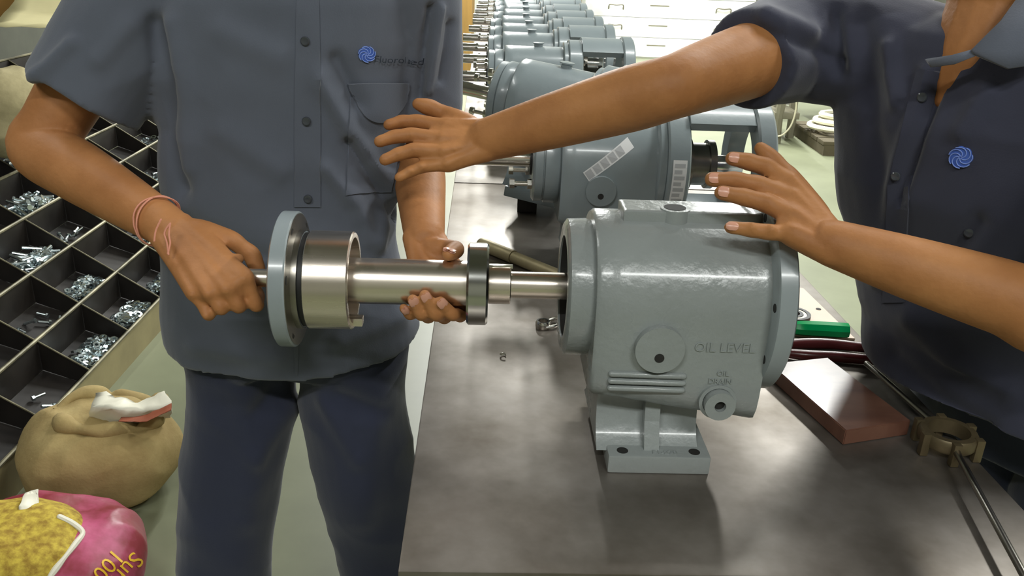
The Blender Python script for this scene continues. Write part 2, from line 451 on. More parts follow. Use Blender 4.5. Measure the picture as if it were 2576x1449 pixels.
# ---- complete pump units in the row
def make_unit(label, loc, rz):
    t = thing('pump_unit', loc, label, 'pump', 'assembled grey pump units', rz)
    x0 = 0.05; x1 = 0.224
    common(t, x0, x1, PAINT2, None)
    front_details(t, x0, PAINT2, text=False, lite=True)
    cp = part('end_cover', lathe([(0.0, 0.022), (0.0, 0.074), (0.004, 0.079), (0.018, 0.079), (0.019, 0.0765), (0.021, 0.0765), (0.022, 0.082), (0.046, 0.082), (0.050, 0.079), (0.050, 0.022)], 56, (0, 0, HZ)), PAINT2, t, True)
    part('oil_seal', lathe([(-0.004, 0.018), (-0.004, 0.03), (0.002, 0.031), (0.002, 0.018)], 40, (0, 0, HZ)), BLACKR, cp, True)
    sh = part('shaft', rod(-0.112, 0.02, 0.0155, 32, (0, 0, HZ)), STEELB, t, True, label='bright steel shaft end')
    part('keyway', box(-0.108, -0.06, -0.0035, 0.0035, HZ + 0.0148, HZ + 0.0157), CAVITY, sh, True, smooth=False)
    for a in (-35, -145, 40, 140):
        y, z = -0.062 * math.cos(R_(a)), HZ + 0.062 * math.sin(R_(a))
        bt = part('jack_bolt', rod(-0.034, 0.004, 0.0045, 12, (0, y, z)), STEELB, t, True)
        part('bolt_head', hexprism(-0.042, -0.033, 0.0095, (0, y, z)), STEELB, bt, True, smooth=False)
        part('lock_nut', hexprism(-0.009, -0.001, 0.0095, (0, y, z)), STEELB, bt, True, smooth=False)
    pl = part('filler_plug', lathe([(HZ + 0.085, 0.0001), (HZ + 0.085, 0.013), (HZ + BR + 0.006, 0.013), (HZ + BR + 0.008, 0.0165), (HZ + BR + 0.011, 0.0165), (HZ + BR + 0.012, 0.0001)], 24, closed=False).xf(Matrix.Translation((0.15, 0, 0)) @ Matrix.Rotation(R_(-90), 4, 'Y')), PAINT2, t, True)
    # rear adapter: round flange, square-shouldered plate, cage beams and end ring
    part('rear_flange', lathe([(0.222, 0.03), (0.222, 0.104), (0.225, 0.108), (0.236, 0.108), (0.238, 0.106), (0.238, 0.03)], 56, (0, 0, HZ)), PAINT2, t, True)
    ad = part('adapter_plate', lathe([(0.237, 0.035), (0.237, 0.113), (0.240, 0.116), (0.275, 0.116), (0.278, 0.112), (0.278, 0.035)], 56, (0, 0, HZ)), PAINT2, t, True)
    # label folded on the front of the adapter rim
    lv = []; lf = []
    for i in range(9):
        a = R_(-26 + 42 * i / 8)
        for x in (0.245, 0.270): lv.append(Vector((x, -0.1166 * math.cos(a), HZ + 0.1166 * math.sin(a))))
    for i in range(8): lf.append((2 * i, 2 * i + 1, 2 * i + 3, 2 * i + 2))
    lb = part('paper_label', M().add(lv, lf), LABEL, ad, True, label='white printed paper label')
    for k in range(7):
        a0, a1 = R_(-23 + 5.4 * k), R_(-23 + 5.4 * k + 3.4)
        pv = [Vector((x, -0.1169 * math.cos(a), HZ + 0.1169 * math.sin(a))) for a in (a0, a1) for x in (0.248, 0.267 - 0.005 * (k % 2))]
        part('print_line', M().add(pv, [(0, 1, 3, 2)]), LPRINT, ad, True, smooth=False)
    for a0, a1 in ((48, 132), (-132, -48)):
        rings = []
        for x in (0.276, 0.398):
            o_ = [Vector((x, -0.124 * math.cos(R_(a0 + (a1 - a0) * i / 10)), HZ + 0.124 * math.sin(R_(a0 + (a1 - a0) * i / 10)))) for i in range(11)]
            i_ = [Vector((x, -0.104 * math.cos(R_(a1 + (a0 - a1) * i / 10)), HZ + 0.104 * math.sin(R_(a1 + (a0 - a1) * i / 10)))) for i in range(11)]
            rings.append(o_ + i_)
        part('cage_beam', loft(rings), PAINT2, t, True, angle=35)
    part('end_ring', lathe([(0.394, 0.085), (0.394, 0.126), (0.398, 0.130), (0.424, 0.130), (0.428, 0.126), (0.428, 0.085)], 56, (0, 0, HZ)), PAINT2, t, True)
    part('gland', lathe([(0.275, 0.02), (0.275, 0.05), (0.298, 0.05), (0.299, 0.04), (0.330, 0.04), (0.331, 0.046), (0.343, 0.046), (0.343, 0.02)], 40, (0, 0, HZ)), STEELD, t, True)
    part('coupling_shaft', rod(0.27, 0.40, 0.018, 28, (0, 0, HZ)), STEELB, t, True)
    for a in (60, 180 - 60, -5, 185, -70, 250):
        y, z = -0.062 * math.cos(R_(a)), HZ + 0.062 * math.sin(R_(a))
        part('gland_bolt', hexprism(0.277, 0.289, 0.009, (0, y, z)), STEELB, t, True, smooth=False)
    part('support_bracket', box(0.396, 0.426, -0.03, 0.03, 0, 0.09, 0.003), PAINT2, t, True)
    return t


def bench_pt(px, py, z): return onz(px, py, z)


UR = R_(2.0)
c = onz(1338, 399, TZ + HZ)
u2 = make_unit('dark grey pump unit right behind the open housing, with a slanted paper label', (c.x, c.y, TZ), UR)
# slanted label stuck on the body side of the near unit
lv = []; lf = []
for i in range(7):
    for s in (0, 1):
        tt = i / 6
        x = 0.088 + 0.078 * tt + (0.012 if s else 0); zz = HZ + 0.0 + 0.062 * tt - (0.016 if s else 0)
        hh = max(-0.5, min(0.93, (zz - HZ) / BR)); y = -BR * math.sqrt(max(0, 1 - max(hh, 0) ** 2)) - 0.0008
        lv.append(Vector((x, y, zz)))
for i in range(6): lf.append((2 * i, 2 * i + 1, 2 * i + 3, 2 * i + 2))
sl = part('slanted_label', M().add(lv, lf), LABEL, u2, True, label='white paper label stuck on slantwise')
for k in range(5):
    pv = []
    for (i, s) in ((0, 0), (0, 1), (1, 0), (1, 1)):
        a, b, c2, d2 = lv[2 * k], lv[2 * k + 1], lv[2 * k + 2], lv[2 * k + 3]
        p = (a * (1 - s) + b * s) * (1 - i) + (c2 * (1 - s) + d2 * s) * i
        q = (a + b + c2 + d2) / 4
        pv.append(q + (p - q) * 0.78 + Vector((0, -0.0005, 0.0002)))
    part('print_line', M().add(pv, [(0, 1, 3, 2)]), LPRINT, sl, True, smooth=False)

row = [(1226, 193), (1226, 149), (1230, 120), (1232, 96), (1240, 74), (1245, 56), (1243, 43), (1244, 30), (1244, 18), (1246, 8)]
ords = ['first', 'second', 'third', 'fourth', 'fifth', 'sixth', 'seventh', 'eighth', 'ninth', 'tenth']
TLT, TYAW = R_(7), R_(-17)
tm = Matrix.Rotation(TYAW, 4, 'Z') @ Matrix.Rotation(TLT, 4, 'Y')
tz0 = TZ + 0.428 * math.sin(TLT) + 0.0005
tc = tm @ Vector((0, 0, HZ)); c = onz(1250, 240, tz0 + tc.z) - tc
u = copy_tree(u2); u.location = (c.x, c.y, tz0); u.rotation_euler = (0, TLT, TYAW)
fl_ = tm @ Vector((0.09, 0, 0))
single('timber_block', box(c.x + fl_.x - 0.005, c.x + fl_.x + 0.04, c.y + fl_.y - 0.07, c.y + fl_.y + 0.07, TZ + 0.0003, tz0 + fl_.z - 0.012, 0.002), RACK, 'small dark timber block propping up the tilted pump unit', 'block')
u['label'] = 'tilted grey pump unit standing askew in front of the straight row'
for ch in list(u.children):
    if ch.name.startswith('slanted'):
        for g in list(ch.children): bpy.data.objects.remove(g)
        bpy.data.objects.remove(ch)
proto = u
for k, (px, py) in enumerate(row):
    c = onz(px, py, TZ + HZ)
    n = copy_tree(proto); n.location = (c.x, c.y, TZ); n.rotation_euler = (0, 0, UR)
    n['label'] = f'grey pump unit, {ords[k]} of the straight row behind the tilted one'
# ------------------------------------------------------------------ shaft assembly held by the first worker (same axis as the bore)
sa = thing('shaft_assembly', G1 @ Vector((0, 0, 0)), 'turned steel shaft with bearing and flanged cover, held level by the worker', 'machine part', rz=R_(2))
AX = (0, 0, HZ)
part('main_shaft', rod(-0.33, -0.113, 0.0272, 56, AX), STEEL, sa, True)
part('shaft_shoulder', rod(-0.0885, -0.062, 0.0232, 48, AX), STEEL, sa, True)
part('shaft_nose', rod(-0.063, 0.11, 0.016, 40, AX), STEEL, sa, True)
part('key', box(-0.0885, -0.060, -0.003, 0.004, HZ + 0.0215, HZ + 0.0248, 0.0006), STEELB, sa, True)
br = part('bearing', lathe([(-0.1135, 0.040), (-0.1135, 0.0465), (-0.111, 0.049), (-0.091, 0.049), (-0.0885, 0.0465), (-0.0885, 0.040)], 72, AX), BEAR, sa, True, label='polished ball bearing outer ring')
part('inner_ring', lathe([(-0.113, 0.022), (-0.113, 0.031), (-0.089, 0.031), (-0.089, 0.022)], 56, AX), BEAR, br, True)
part('shield', lathe([(-0.1115, 0.030), (-0.1115, 0.041), (-0.0905, 0.041), (-0.0905, 0.030)], 56, AX), BLACKR, br, True)
sl_ = part('sleeve', lathe([(-0.298, 0.030), (-0.298, 0.0570), (-0.297, 0.058), (-0.2485, 0.058), (-0.247, 0.0565), (-0.247, 0.051), (-0.285, 0.050), (-0.285, 0.030)], 72, AX), STEEL, sa, True, label='hollow machined sleeve open towards the bearing')
part('o_ring', lathe([(-0.304, 0.05), (-0.304, 0.0555), (-0.2975, 0.0555), (-0.2975, 0.05)], 64, AX), BLACKR, sl_, True)
part('lug', box(-0.262, -0.236, -0.010, 0.004, HZ - 0.050, HZ - 0.040, 0.001).xf(Matrix.Translation((0, -0.012, 0))), STEEL, sl_, True)
dc = part('cover_disc', lathe([(-0.331, 0.012), (-0.331, 0.077), (-0.329, 0.080), (-0.3135, 0.080), (-0.312, 0.0785), (-0.312, 0.0585), (-0.304, 0.0582), (-0.304, 0.012)], 80, AX), RIMP, sa, True, label='grey painted round cover with a machined face')
part('machined_face', lathe([(-0.3122, 0.0575), (-0.3122, 0.0775), (-0.3114, 0.0775), (-0.310, 0.0588), (-0.3035, 0.0586), (-0.3035, 0.0575)], 80, AX), STEELD, dc, True)
for a in (20, 70, 135, 200, 250, 315):
    p = Vector((-0.3112, -0.069 * math.cos(R_(a)), HZ + 0.069 * math.sin(R_(a))))
    part('bolt_hole', lathe([(-0.0003, 0.0001), (-0.0003, 0.0055), (0.0004, 0.0055), (0.0004, 0.0001)], 18, p), CAVITY, dc, True)
part('shaft_stub', rod(-0.425, -0.325, 0.0108, 28, AX), STEEL, sa, True)


def ax(x, ang=None, r=0.0):
    """point on the shaft axis (local x) offset r at angle (0 = towards the camera, 90 = up)"""
    p = Vector((x, 0, HZ))
    if ang is not None: p += Vector((0, -math.cos(R_(ang)) * r, math.sin(R_(ang)) * r))
    return G1 @ p


# ------------------------------------------------------------------ people
def hand(wrist, wr, mcps, fingers, thumb, fr=(0.0095, 0.0088, 0.0082, 0.0068), palm_r=0.0125, back=None):
    """union of skinned chains; fingers: list of [PIP, DIP, TIP]"""
    m = M(); n = len(mcps)
    for i, mc in enumerate(mcps):
        side = (i - 1.5) / 1.5
        ws = wrist + (mcps[-1] - mcps[0]).normalized() * side * wr * 0.55
        m.merge(tube([ws, ws.lerp(mc, 0.55), mc], [wr * 0.62, palm_r, palm_r * 0.93], 12, 5))
        if i + 1 < n:
            b = (mcps[i] + mcps[i + 1]) / 2
            m.merge(tube([wrist, wrist.lerp(b, 0.5), wrist.lerp(b, 0.93)], [wr * 0.6, palm_r, palm_r * 0.82], 12, 5))
            b2_ = (mcps[i].lerp(fingers[i][0], 0.36) + mcps[i + 1].lerp(fingers[i + 1][0], 0.36)) / 2
            m.merge(tube([b, b2_], [palm_r * 0.82, palm_r * 0.5], 10, 3))
        k = 0.84 if i == 3 else (1.0 if i != 1 else 1.03)
        r = [q * k for q in fr]
        pts = [mc] + fingers[i]
        # knuckle swellings between the joints
        P = []; RR = []
        for j in range(3):
            P += [pts[j], pts[j].lerp(pts[j + 1], 0.5)]
            RR += [r[j], (r[j] + r[j + 1]) / 2 * 0.94]
        P.append(pts[3]); RR.append(r[3]); RR[0] = palm_r * 0.86
        m.merge(tube(P, RR, 14, 4))
    if back is not None:
        for i, mc in enumerate(mcps):
            side = (i - 1.5) / 1.5; ws = wrist + (mcps[-1] - mcps[0]).normalized() * side * wr * 0.4
            m.merge(tube([ws.lerp(mc, 0.25) + back * palm_r * 0.75, ws.lerp(mc, 0.65) + back * palm_r * 0.80, mc + back * palm_r * 0.55], [0.0035, 0.0042, 0.0072], 8, 4))
            for j in (0, 1):
                q = fingers[i][j]; m.merge(tube([q - back * 0.001 + back * fr[j + 1] * 0.45, q + back * fr[j + 1] * 0.5], [fr[j + 1] * 0.62, fr[j + 1] * 0.62], 8, 2))
    t = thumb
    m.merge(tube([wrist.lerp(t[0], 0.5), t[0], t[0].lerp(t[1], 0.5), t[1], t[1].lerp(t[2], 0.5), t[2], t[2].lerp(t[3], 0.5), t[3]],
                 [wr * 0.6, 0.0165, 0.0148, 0.0118, 0.0105, 0.0112, 0.0105, 0.0082], 14, 4))
    m.merge(tube([t[0], t[0].lerp(mcps[0], 0.6), t[1].lerp(mcps[0], 0.5)], [0.014, 0.0105, 0.007], 10, 4))
    return m


def nail(parent, tip, prev, nrm, wd=0.0052, ln=0.0062, mt=None, off=0.0063):
    d = (tip - prev).normalized(); nrm = (nrm - d * nrm.dot(d)).normalized(); s = d.cross(nrm)
    c = tip - d * 0.0012 + nrm * off
    v = []; f = []
    nu, nv = 6, 6
    for i in range(nu + 1):
        for j in range(nv + 1):
            u = -1 + 2 * i / nu; q = -1 + 2 * j / nv
            k = math.sqrt(max(0, 1 - 0.78 * q ** 4))
            v.append(c + d * (q * ln) + s * (u * wd * k) - nrm * (u * u * 0.0016 + (q * q) * 0.0007))
    for i in range(nu):
        for j in range(nv):
            a = i * (nv + 1) + j; f.append((a, a + 1, a + nv + 2, a + nv + 1))
    b = [p - nrm * 0.0022 for p in v]; K = len(v)
    f2 = [tuple(reversed([q + K for q in g])) for g in f]
    part('fingernail', M().add(v + b, f + f2), mt or NAIL, parent, angle=None, fix=False)


def ellring(c, A, B, n=40, p=2.3, dz=None):
    out = []
    for i in range(n):
        a = 2 * math.pi * i / n; ca, sa_ = math.cos(a), math.sin(a)
        k = (abs(ca) ** p + abs(sa_) ** p) ** (-1 / p)
        q = c + A * (ca * k) + B * (sa_ * k)
        if dz: q.z += dz(ca, sa_)
        out.append(q)
    return out


def head(m, c, fwd, neck):
    """simple head with nose, brow, jaw and ears; c = centre"""
    up = Vector((0, 0, 1)); side = fwd.cross(up).normalized()
    rings = []
    for z, a, b, o in [(-0.115, 0.02, 0.03, 0.035), (-0.105, 0.042, 0.05, 0.022), (-0.075, 0.058, 0.075, 0.008), (-0.03, 0.068, 0.088, 0), (0.02, 0.073, 0.094, -0.004),
                       (0.065, 0.070, 0.09, -0.006), (0.1, 0.052, 0.066, -0.008), (0.115, 0.025, 0.03, -0.008)]:
        rings.append(ellring(c + up * z + fwd * o, side * a, fwd * b, 24, 2.1))
    m.merge(loft(rings))
    m.merge(tube([c + fwd * 0.088 + up * 0.012, c + fwd * 0.104 - up * 0.022, c + fwd * 0.094 - up * 0.03], [0.008, 0.0115, 0.009], 10, 4))
    for s in (-1, 1):
        m.merge(tube([c + side * s * 0.07 + up * 0.025 - fwd * 0.01, c + side * s * 0.08 - fwd * 0.018, c + side * s * 0.068 - up * 0.03 - fwd * 0.008], [0.009, 0.011, 0.007], 8, 4))
        m.merge(tube([c + side * s * 0.012 + fwd * 0.088 + up * 0.032, c + side * s * 0.045 + fwd * 0.074 + up * 0.03], [0.007, 0.006], 8, 2))
    m.merge(tube([c + fwd * 0.086 - up * 0.054 + side * 0.022, c + fwd * 0.094 - up * 0.052, c + fwd * 0.086 - up * 0.054 - side * 0.022], [0.005, 0.0075, 0.005], 8, 4))
    m.merge(tube([neck, c - up * 0.06 - fwd * 0.02], [0.058, 0.052], 18, 3))


def face_parts(body, c, fwd):
    up = Vector((0, 0, 1)); side = fwd.cross(up).normalized()
    for s in (-1, 1):
        part('eye', tube([c + side * s * 0.022 + fwd * 0.088 + up * 0.012, c + side * s * 0.040 + fwd * 0.079 + up * 0.012], [0.006, 0.006], 8, 2), LINER, body)


def hair_cap(parent, c, fwd):
    up = Vector((0, 0, 1)); side = fwd.cross(up).normalized(); rings = []
    for z, a, b, o in [(-0.045, 0.06, 0.05, -0.05), (0.0, 0.077, 0.066, -0.038), (0.04, 0.081, 0.09, -0.02), (0.075, 0.078, 0.098, -0.008), (0.105, 0.062, 0.078, -0.01), (0.128, 0.03, 0.036, -0.012)]:
        rings.append(ellring(c + up * z + fwd * o, side * a, fwd * b, 24, 2.1))
    part('hair', remesh(loft(rings), 0.006, 2), HAIR, parent)


def seg_dist(px, py, pts):
    best = 1e9
    for (x0, y0), (x1, y1) in zip(pts, pts[1:]):
        dx, dy = x1 - x0, y1 - y0; L = dx * dx + dy * dy
        t = max(0, min(1, ((px - x0) * dx + (py - y0) * dy) / L)) if L else 0
        d = math.hypot(px - x0 - t * dx, py - y0 - t * dy)
        best = min(best, d)
    return best


def cloth_folds(m, folds, nz=0.004, nscale=9.0, fdir=Vector((0, -1, 0)), wr=0.003):
    """cloth relief: broad noise plus named folds (polyline in the photo's frame, width, height)"""
    me = bpy.data.meshes.new('n'); me.from_pydata([tuple(p) for p in m.v], [], m.f)
    nr = [Vector(v.normal) for v in me.vertices]; bpy.data.meshes.remove(me)
    out = []
    for p, n in zip(m.v, nr):
        d = nz * noise.noise(p * nscale) + 0.45 * nz * noise.noise(p * nscale * 2.3 + Vector((3, 1, 7)))
        q = Vector((p.x * 5 + p.z * 7, p.y * 5, p.z * 4 - p.x * 6))
        d += wr * (1 - abs(noise.noise(q * 1.2)) * 2.5)
        if folds and n.dot(fdir) > -0.2:
            x, y = proj(p)
            for pts, wd, amp in folds:
                if min(a[0] for a in pts) - 3 * wd < x < max(a[0] for a in pts) + 3 * wd and min(a[1] for a in pts) - 3 * wd < y < max(a[1] for a in pts) + 3 * wd:
                    e = seg_dist(x, y, pts) / wd
                    if e < 3: d += amp * math.exp(-e * e)
        out.append(p + n * d)
    m.v = out; return m


class Surf:
    def __init__(s, m): s.t = BVHTree.FromPolygons(m.v, m.f)
    def hit(s, p, d=Vector((0, 1, 0)), off=0.0):
        h = s.t.ray_cast(p - d * 1.0, d)
        if h[0] is None:
            h = s.t.find_nearest(p); return h[0] + (h[1] * off)
        n = h[1] if h[1].dot(d) < 0 else -h[1]
        return h[0] + n * off


def drape(S, poly_rows, off, thick, d=Vector((0, 1, 0))):
    """grid of target points laid on the surface with thickness"""
    top = [[S.hit(p, d, off + thick) for p in r] for r in poly_rows]
    bot = [[S.hit(p, d, off) for p in r] for r in poly_rows]
    nr, nc = len(top), len(top[0]); v = [p for r in top for p in r] + [p for r in bot for p in r]; K = nr * nc; f = []
    for i in range(nr - 1):
        for j in range(nc - 1):
            a = i * nc + j; f += [(a, a + 1, a + nc + 1, a + nc), (K + a, K + a + nc, K + a + nc + 1, K + a + 1)]
    edge = [j for j in range(nc)] + [i * nc + nc - 1 for i in range(1, nr)] + [(nr - 1) * nc + j for j in range(nc - 2, -1, -1)] + [i * nc for i in range(nr - 2, 0, -1)]
    for a, b in zip(edge, edge[1:] + edge[:1]): f.append((a, K + a, K + b, b))
    return M().add(v, f)


def disc_on(S, p, r, off, th, n=18, d=Vector((0, 1, 0)), dome=0.0):
    c = S.hit(p, d, off); rings = []
    ex = Vector((1, 0, 0)); ex = (ex - d * ex.dot(d)).normalized(); ez = d.cross(ex)
    for k, (q, h) in enumerate([(1.0, 0), (1.0, th), (0.8, th + dome), (0.45, th + dome * 0.6), (0.02, th + dome * 0.5)]):
        rings.append([c - d * h + (ex * math.cos(2 * math.pi * i / n) + ez * math.sin(2 * math.pi * i / n)) * r * q for i in range(n)])
    return loft(rings)


def emblem(parent, S, p, r, d=Vector((0, 1, 0))):
    """round badge of swirling petals"""
    ex = Vector((1, 0, 0)); ex = (ex - d * ex.dot(d)).normalized(); ez = -d.cross(ex)
    if ez.z < 0: ez = -ez
    def P(x, y, off): return S.hit(p + ex * x * r + ez * y * r, d, off)
    rim = []
    n = 40
    for i in range(n):
        a = 2 * math.pi * i / n; q = 0.9 + 0.1 * abs(math.cos(3.5 * a)); rim.append((q * math.cos(a), q * math.sin(a)))
    v = [P(0, 0, 0.0022)] + [P(x * 0.5, y * 0.5, 0.0022) for x, y in rim] + [P(x, y, 0.0016) for x, y in rim] + [P(x, y, -0.003) for x, y in rim]
    f = [(0, 1 + i, 1 + (i + 1) % n) for i in range(n)]
    for k in (0, 1):
        f += [(1 + k * n + i, 1 + (k + 1) * n + i, 1 + (k + 1) * n + (i + 1) % n, 1 + k * n + (i + 1) % n) for i in range(n)]
    e = part('emblem', M().add(v, f), BLUE, parent, label='round blue embroidered emblem of swirling petals')
    for k in range(7):
        pts = []
        for i in range(9):
            t = i / 8; a = 2 * math.pi * k / 7 + 2.1 * t; q = 0.12 + 0.86 * math.sin(t * math.pi / 2)
            pts.append(P(q * math.cos(a), q * math.sin(a), 0.0024))
        part('emblem_line', tube(pts, [0.0006] * 9, 5, 1), BLUEL, parent)


def letters(parent, S, body, p, size, tilt, mt, d=Vector((0, 1, 0))):
    t = text_mesh(body, size, 0.0)
    ex = Vector((1, 0, 0)); ex = (ex - d * ex.dot(d)).normalized(); ez = -d.cross(ex)
    if ez.z < 0: ez = -ez
    ca, sn = math.cos(tilt), math.sin(tilt)
    t.v = [S.hit(p + ex * (q.x * ca - q.y * sn) + ez * (q.x * sn + q.y * ca), d, 0.0050) for q in t.v]
    part('lettering', t, mt, parent, smooth=False, fix=False)


# ---------------- first worker, left of the bench, holding the shaft
P1 = thing('person', (-0.34, 1.22, 0), 'person in grey-blue work shirt and navy trousers holding the steel shaft with both hands', 'person')
Y1 = 1.22
skin = M()
sR, eR, wR = onY(345, -45, 1.24), onY(100, 372, 1.15), at(425, 572, 1.06)
sL, eL, wL = onY(1058, -45, 1.24), onY(1052, 395, 1.26), at(1068, 600, 1.105)
neck1 = Vector((-0.325, 1.24, 1.40))
skin.merge(tube([Vector((-0.33, 1.22, 0.98)), Vector((-0.33, 1.22, 1.1)), Vector((-0.33, 1.23, 1.3)), neck1], [0.09, 0.09, 0.08, 0.06], 20, 4))
skin.merge(tube([sR, sR.lerp(neck1, 0.5), neck1, neck1.lerp(sL, 0.5), sL], [0.045, 0.05, 0.06, 0.05, 0.045], 14, 3))
skin.merge(tube([sR, sR.lerp(eR, 0.5), sR.lerp(eR, 0.85), eR, eR.lerp(wR, 0.3), eR.lerp(wR, 0.7), wR], [0.05, 0.047, 0.042, 0.041, 0.0415, 0.034, 0.0262], 32, 6))
skin.merge(tube([sL, sL.lerp(eL, 0.5), eL, eL.lerp(wL, 0.3), eL.lerp(wL, 0.7), wL], [0.044, 0.041, 0.037, 0.037, 0.031, 0.026], 32, 6))
# right fist round the stub
mc = [at(616, 700, 0.985), at(573, 726, 0.975), at(530, 737, 0.975), at(492, 737, 0.985)]
fg = [[at(645, 768, 1.000), at(650, 745, 1.035), at(640, 712, 1.045)],
      [at(600, 770, 0.985), at(606, 760, 1.025), at(604, 722, 1.045)],
      [at(556, 775, 0.980), at(562, 768, 1.022), at(562, 728, 1.045)],
      [at(524, 792, 0.985), at(532, 778, 1.022), at(530, 740, 1.045)]]
th = [at(505, 585, 1.05), at(585, 605, 1.045), at(632, 640, 1.055), at(655, 690, 1.06)]
skin.merge(hand(wR, 0.026, mc, fg, th, back=Vector((-0.1, -0.95, 0.3)).normalized()))
# left hand gripping the main shaft from behind
def gx(px): return (px - 1288) / 2120 - 0.06
mcl = [ax(gx(1150), 190, 0.050), ax(gx(1112), 190, 0.052), ax(gx(1075), 188, 0.050), ax(gx(1042), 184, 0.046)]
fgl = [[ax(gx(1160), 262, 0.0435), ax(gx(1140), 312, 0.0390), ax(gx(1112), 345, 0.0365)],
       [ax(gx(1120), 262, 0.0465), ax(gx(1098), 315, 0.0400), ax(gx(1074), 358, 0.0365)],
       [ax(gx(1078), 262, 0.0465), ax(gx(1062), 312, 0.0395), ax(gx(1044), 348, 0.0365)],
       [ax(gx(1044), 258, 0.0425), ax(gx(1033), 295, 0.0390), ax(gx(1020), 325, 0.0365)]]
thl = [at(1090, 630, 1.085), at(1130, 625, 1.075), at(1146, 628, 1.035), at(1128, 640, 1.000)]
skin.merge(hand(wL, 0.025, mcl, fgl, thl))
fwd1 = Vector((0.25, -0.97, 0)).normalized(); hc1 = Vector((-0.31, 1.19, 1.575))
head(skin, hc1, fwd1, neck1)
b1 = part('body', remesh(skin, 0.0023, 5), SKIN, P1, angle=None, fix=False)
for i in range(4):
    nail(b1, fgl[i][2], fgl[i][1], (CAM - fgl[i][2]).normalized(), 0.0058 if i < 3 else 0.0046, 0.0066, off=0.0066)
nail(b1, thl[3], thl[2], (CAM - thl[3]).normalized() + Vector((-0.15, 0, 0.25)), 0.0075, 0.0085, off=0.0080)
face_parts(b1, hc1, fwd1); hair_cap(P1, hc1, fwd1)

# thread bracelet
c0 = eR.lerp(wR, 0.93); axd = (wR - eR).normalized(); e1 = axd.cross(Vector((0, 0, 1))).normalized(); e2 = axd.cross(e1)
def loopt(k, rr, tw): return tube([c0 + axd * (k + 0.006 * math.sin(a * tw)) + (e1 * math.cos(a) + e2 * math.sin(a)) * rr for a in [2 * math.pi * i / 20 for i in range(21)]], [0.0011] * 21, 6, 2)
br1 = part('wrist_thread', loopt(0, 0.0315, 1).merge(loopt(-0.004, 0.032, 2)), THREAD, P1, label='thin pink thread tied round the wrist')
dn = at(408, 592, 1.025)
for pts in ([(405, 552), (392, 580), (388, 606)], [(428, 562), (414, 585), (420, 610), (424, 640)], [(428, 562), (425, 590), (428, 612), (422, 638)]):
    part('thread_end', tube([at(x, y, 0.998) for x, y in pts], [0.0011] * len(pts), 6, 5), THREAD, br1)

# shirt
rows = [(-150, 560, 930, 0.055), (-120, 470, 1010, 0.075), (-70, 400, 1055, 0.095), (0, 388, 1065, 0.108), (100, 386, 1060, 0.116), (200, 388, 1045, 0.118), (300, 398, 1030, 0.116), (400, 408, 1004, 0.112),
        (500, 418, 990, 0.110), (600, 424, 992, 0.110), (690, 428, 1012, 0.112), (770, 430, 1036, 0.116), (825, 436, 1050, 0.119), (858, 440, 1052, 0.120)]
rings = []
for k, (py, l, r, th_) in enumerate(rows):
    a, b = onY(l, py, Y1), onY(r, py, Y1); c = (a + b) / 2; A = Vector(((b.x - a.x) / 2, 0, (b.z - a.z) / 2))
    dz = None
    if k >= len(rows) - 2:
        s_ = 0.5 if k == len(rows) - 2 else 1.0
        dz = lambda ca, sa_, s_=s_: s_ * (0.026 * abs(ca) ** 2 - 0.010)
    rings.append(ellring(c, A, Vector((0, th_, 0)), 48, 2.4, dz))
sh = loft(rings)
sh.merge(tube([onY(470, -60, Y1), onY(385, 5, 1.215), onY(300, 110, 1.19), onY(212, 252, 1.165)], [0.075, 0.082, 0.080, 0.078], 28, 5, 'flat'))
sh.merge(tube([onY(1000, -60, Y1), onY(1050, 10, 1.215), onY(1070, 150, 1.22), onY(1074, 300, 1.23)], [0.07, 0.060, 0.051, 0.049], 28, 5, 'flat'))
sh.merge(tube([onY(440, -75, Y1), Vector((-0.40, 1.235, 1.375)), Vector((-0.325, 1.24, 1.385)), Vector((-0.25, 1.235, 1.375)), onY(1010, -75, Y1)], [0.062, 0.060, 0.062, 0.060, 0.062], 20, 4))
sh = remesh(sh, 0.0045, 4)
folds1 = [([(395, 60), (420, 200), (405, 330), (450, 480)], 26, -0.010), ([(430, 60), (465, 250), (470, 420)], 30, 0.006),
          ([(1085, 20), (1066, 130), (1054, 250)], 11, -0.009), ([(1110, 20), (1092, 130), (1078, 230)], 9, 0.005), ([(1135, 60), (1110, 200)], 10, -0.005),
          ([(800, 190), (880, 330), (985, 480)], 22, 0.007), ([(845, 150), (900, 260)], 18, -0.006), ([(880, 360), (960, 480), (985, 545)], 16, -0.008),
          ([(820, 420), (900, 520), (930, 600)], 22, 0.006), ([(990, 420), (965, 540), (950, 620)], 16, 0.006),
          ([(180, 110), (120, 170), (75, 200)], 18, 0.006), ([(330, 60), (250, 150)], 26, 0.004),
          ([(470, 560), (600, 640), (690, 660)], 30, -0.006), ([(450, 640), (560, 720)], 26, 0.005), ([(500, 870), (700, 900)], 28, 0.005), ([(860, 860), (1000, 800)], 26, 0.005),
          ([(560, 80), (700, 140)], 40, 0.004), ([(560, 330), (700, 420)], 36, 0.004)]
sh = cloth_folds(sh, [(p, w_, a * 1.7) for p, w_, a in folds1], 0.006, 7, wr=0.0028)
S1 = Surf(sh)
s1 = part('shirt', sh, SHIRT, P1, angle=None, fix=False, label='grey-blue short-sleeved work shirt')
def s1p(px, py):
    h = S1.t.ray_cast(CAM, ray(px, py).normalized()); return h[0] if h[0] is not None else onY(px, py, 1.1)
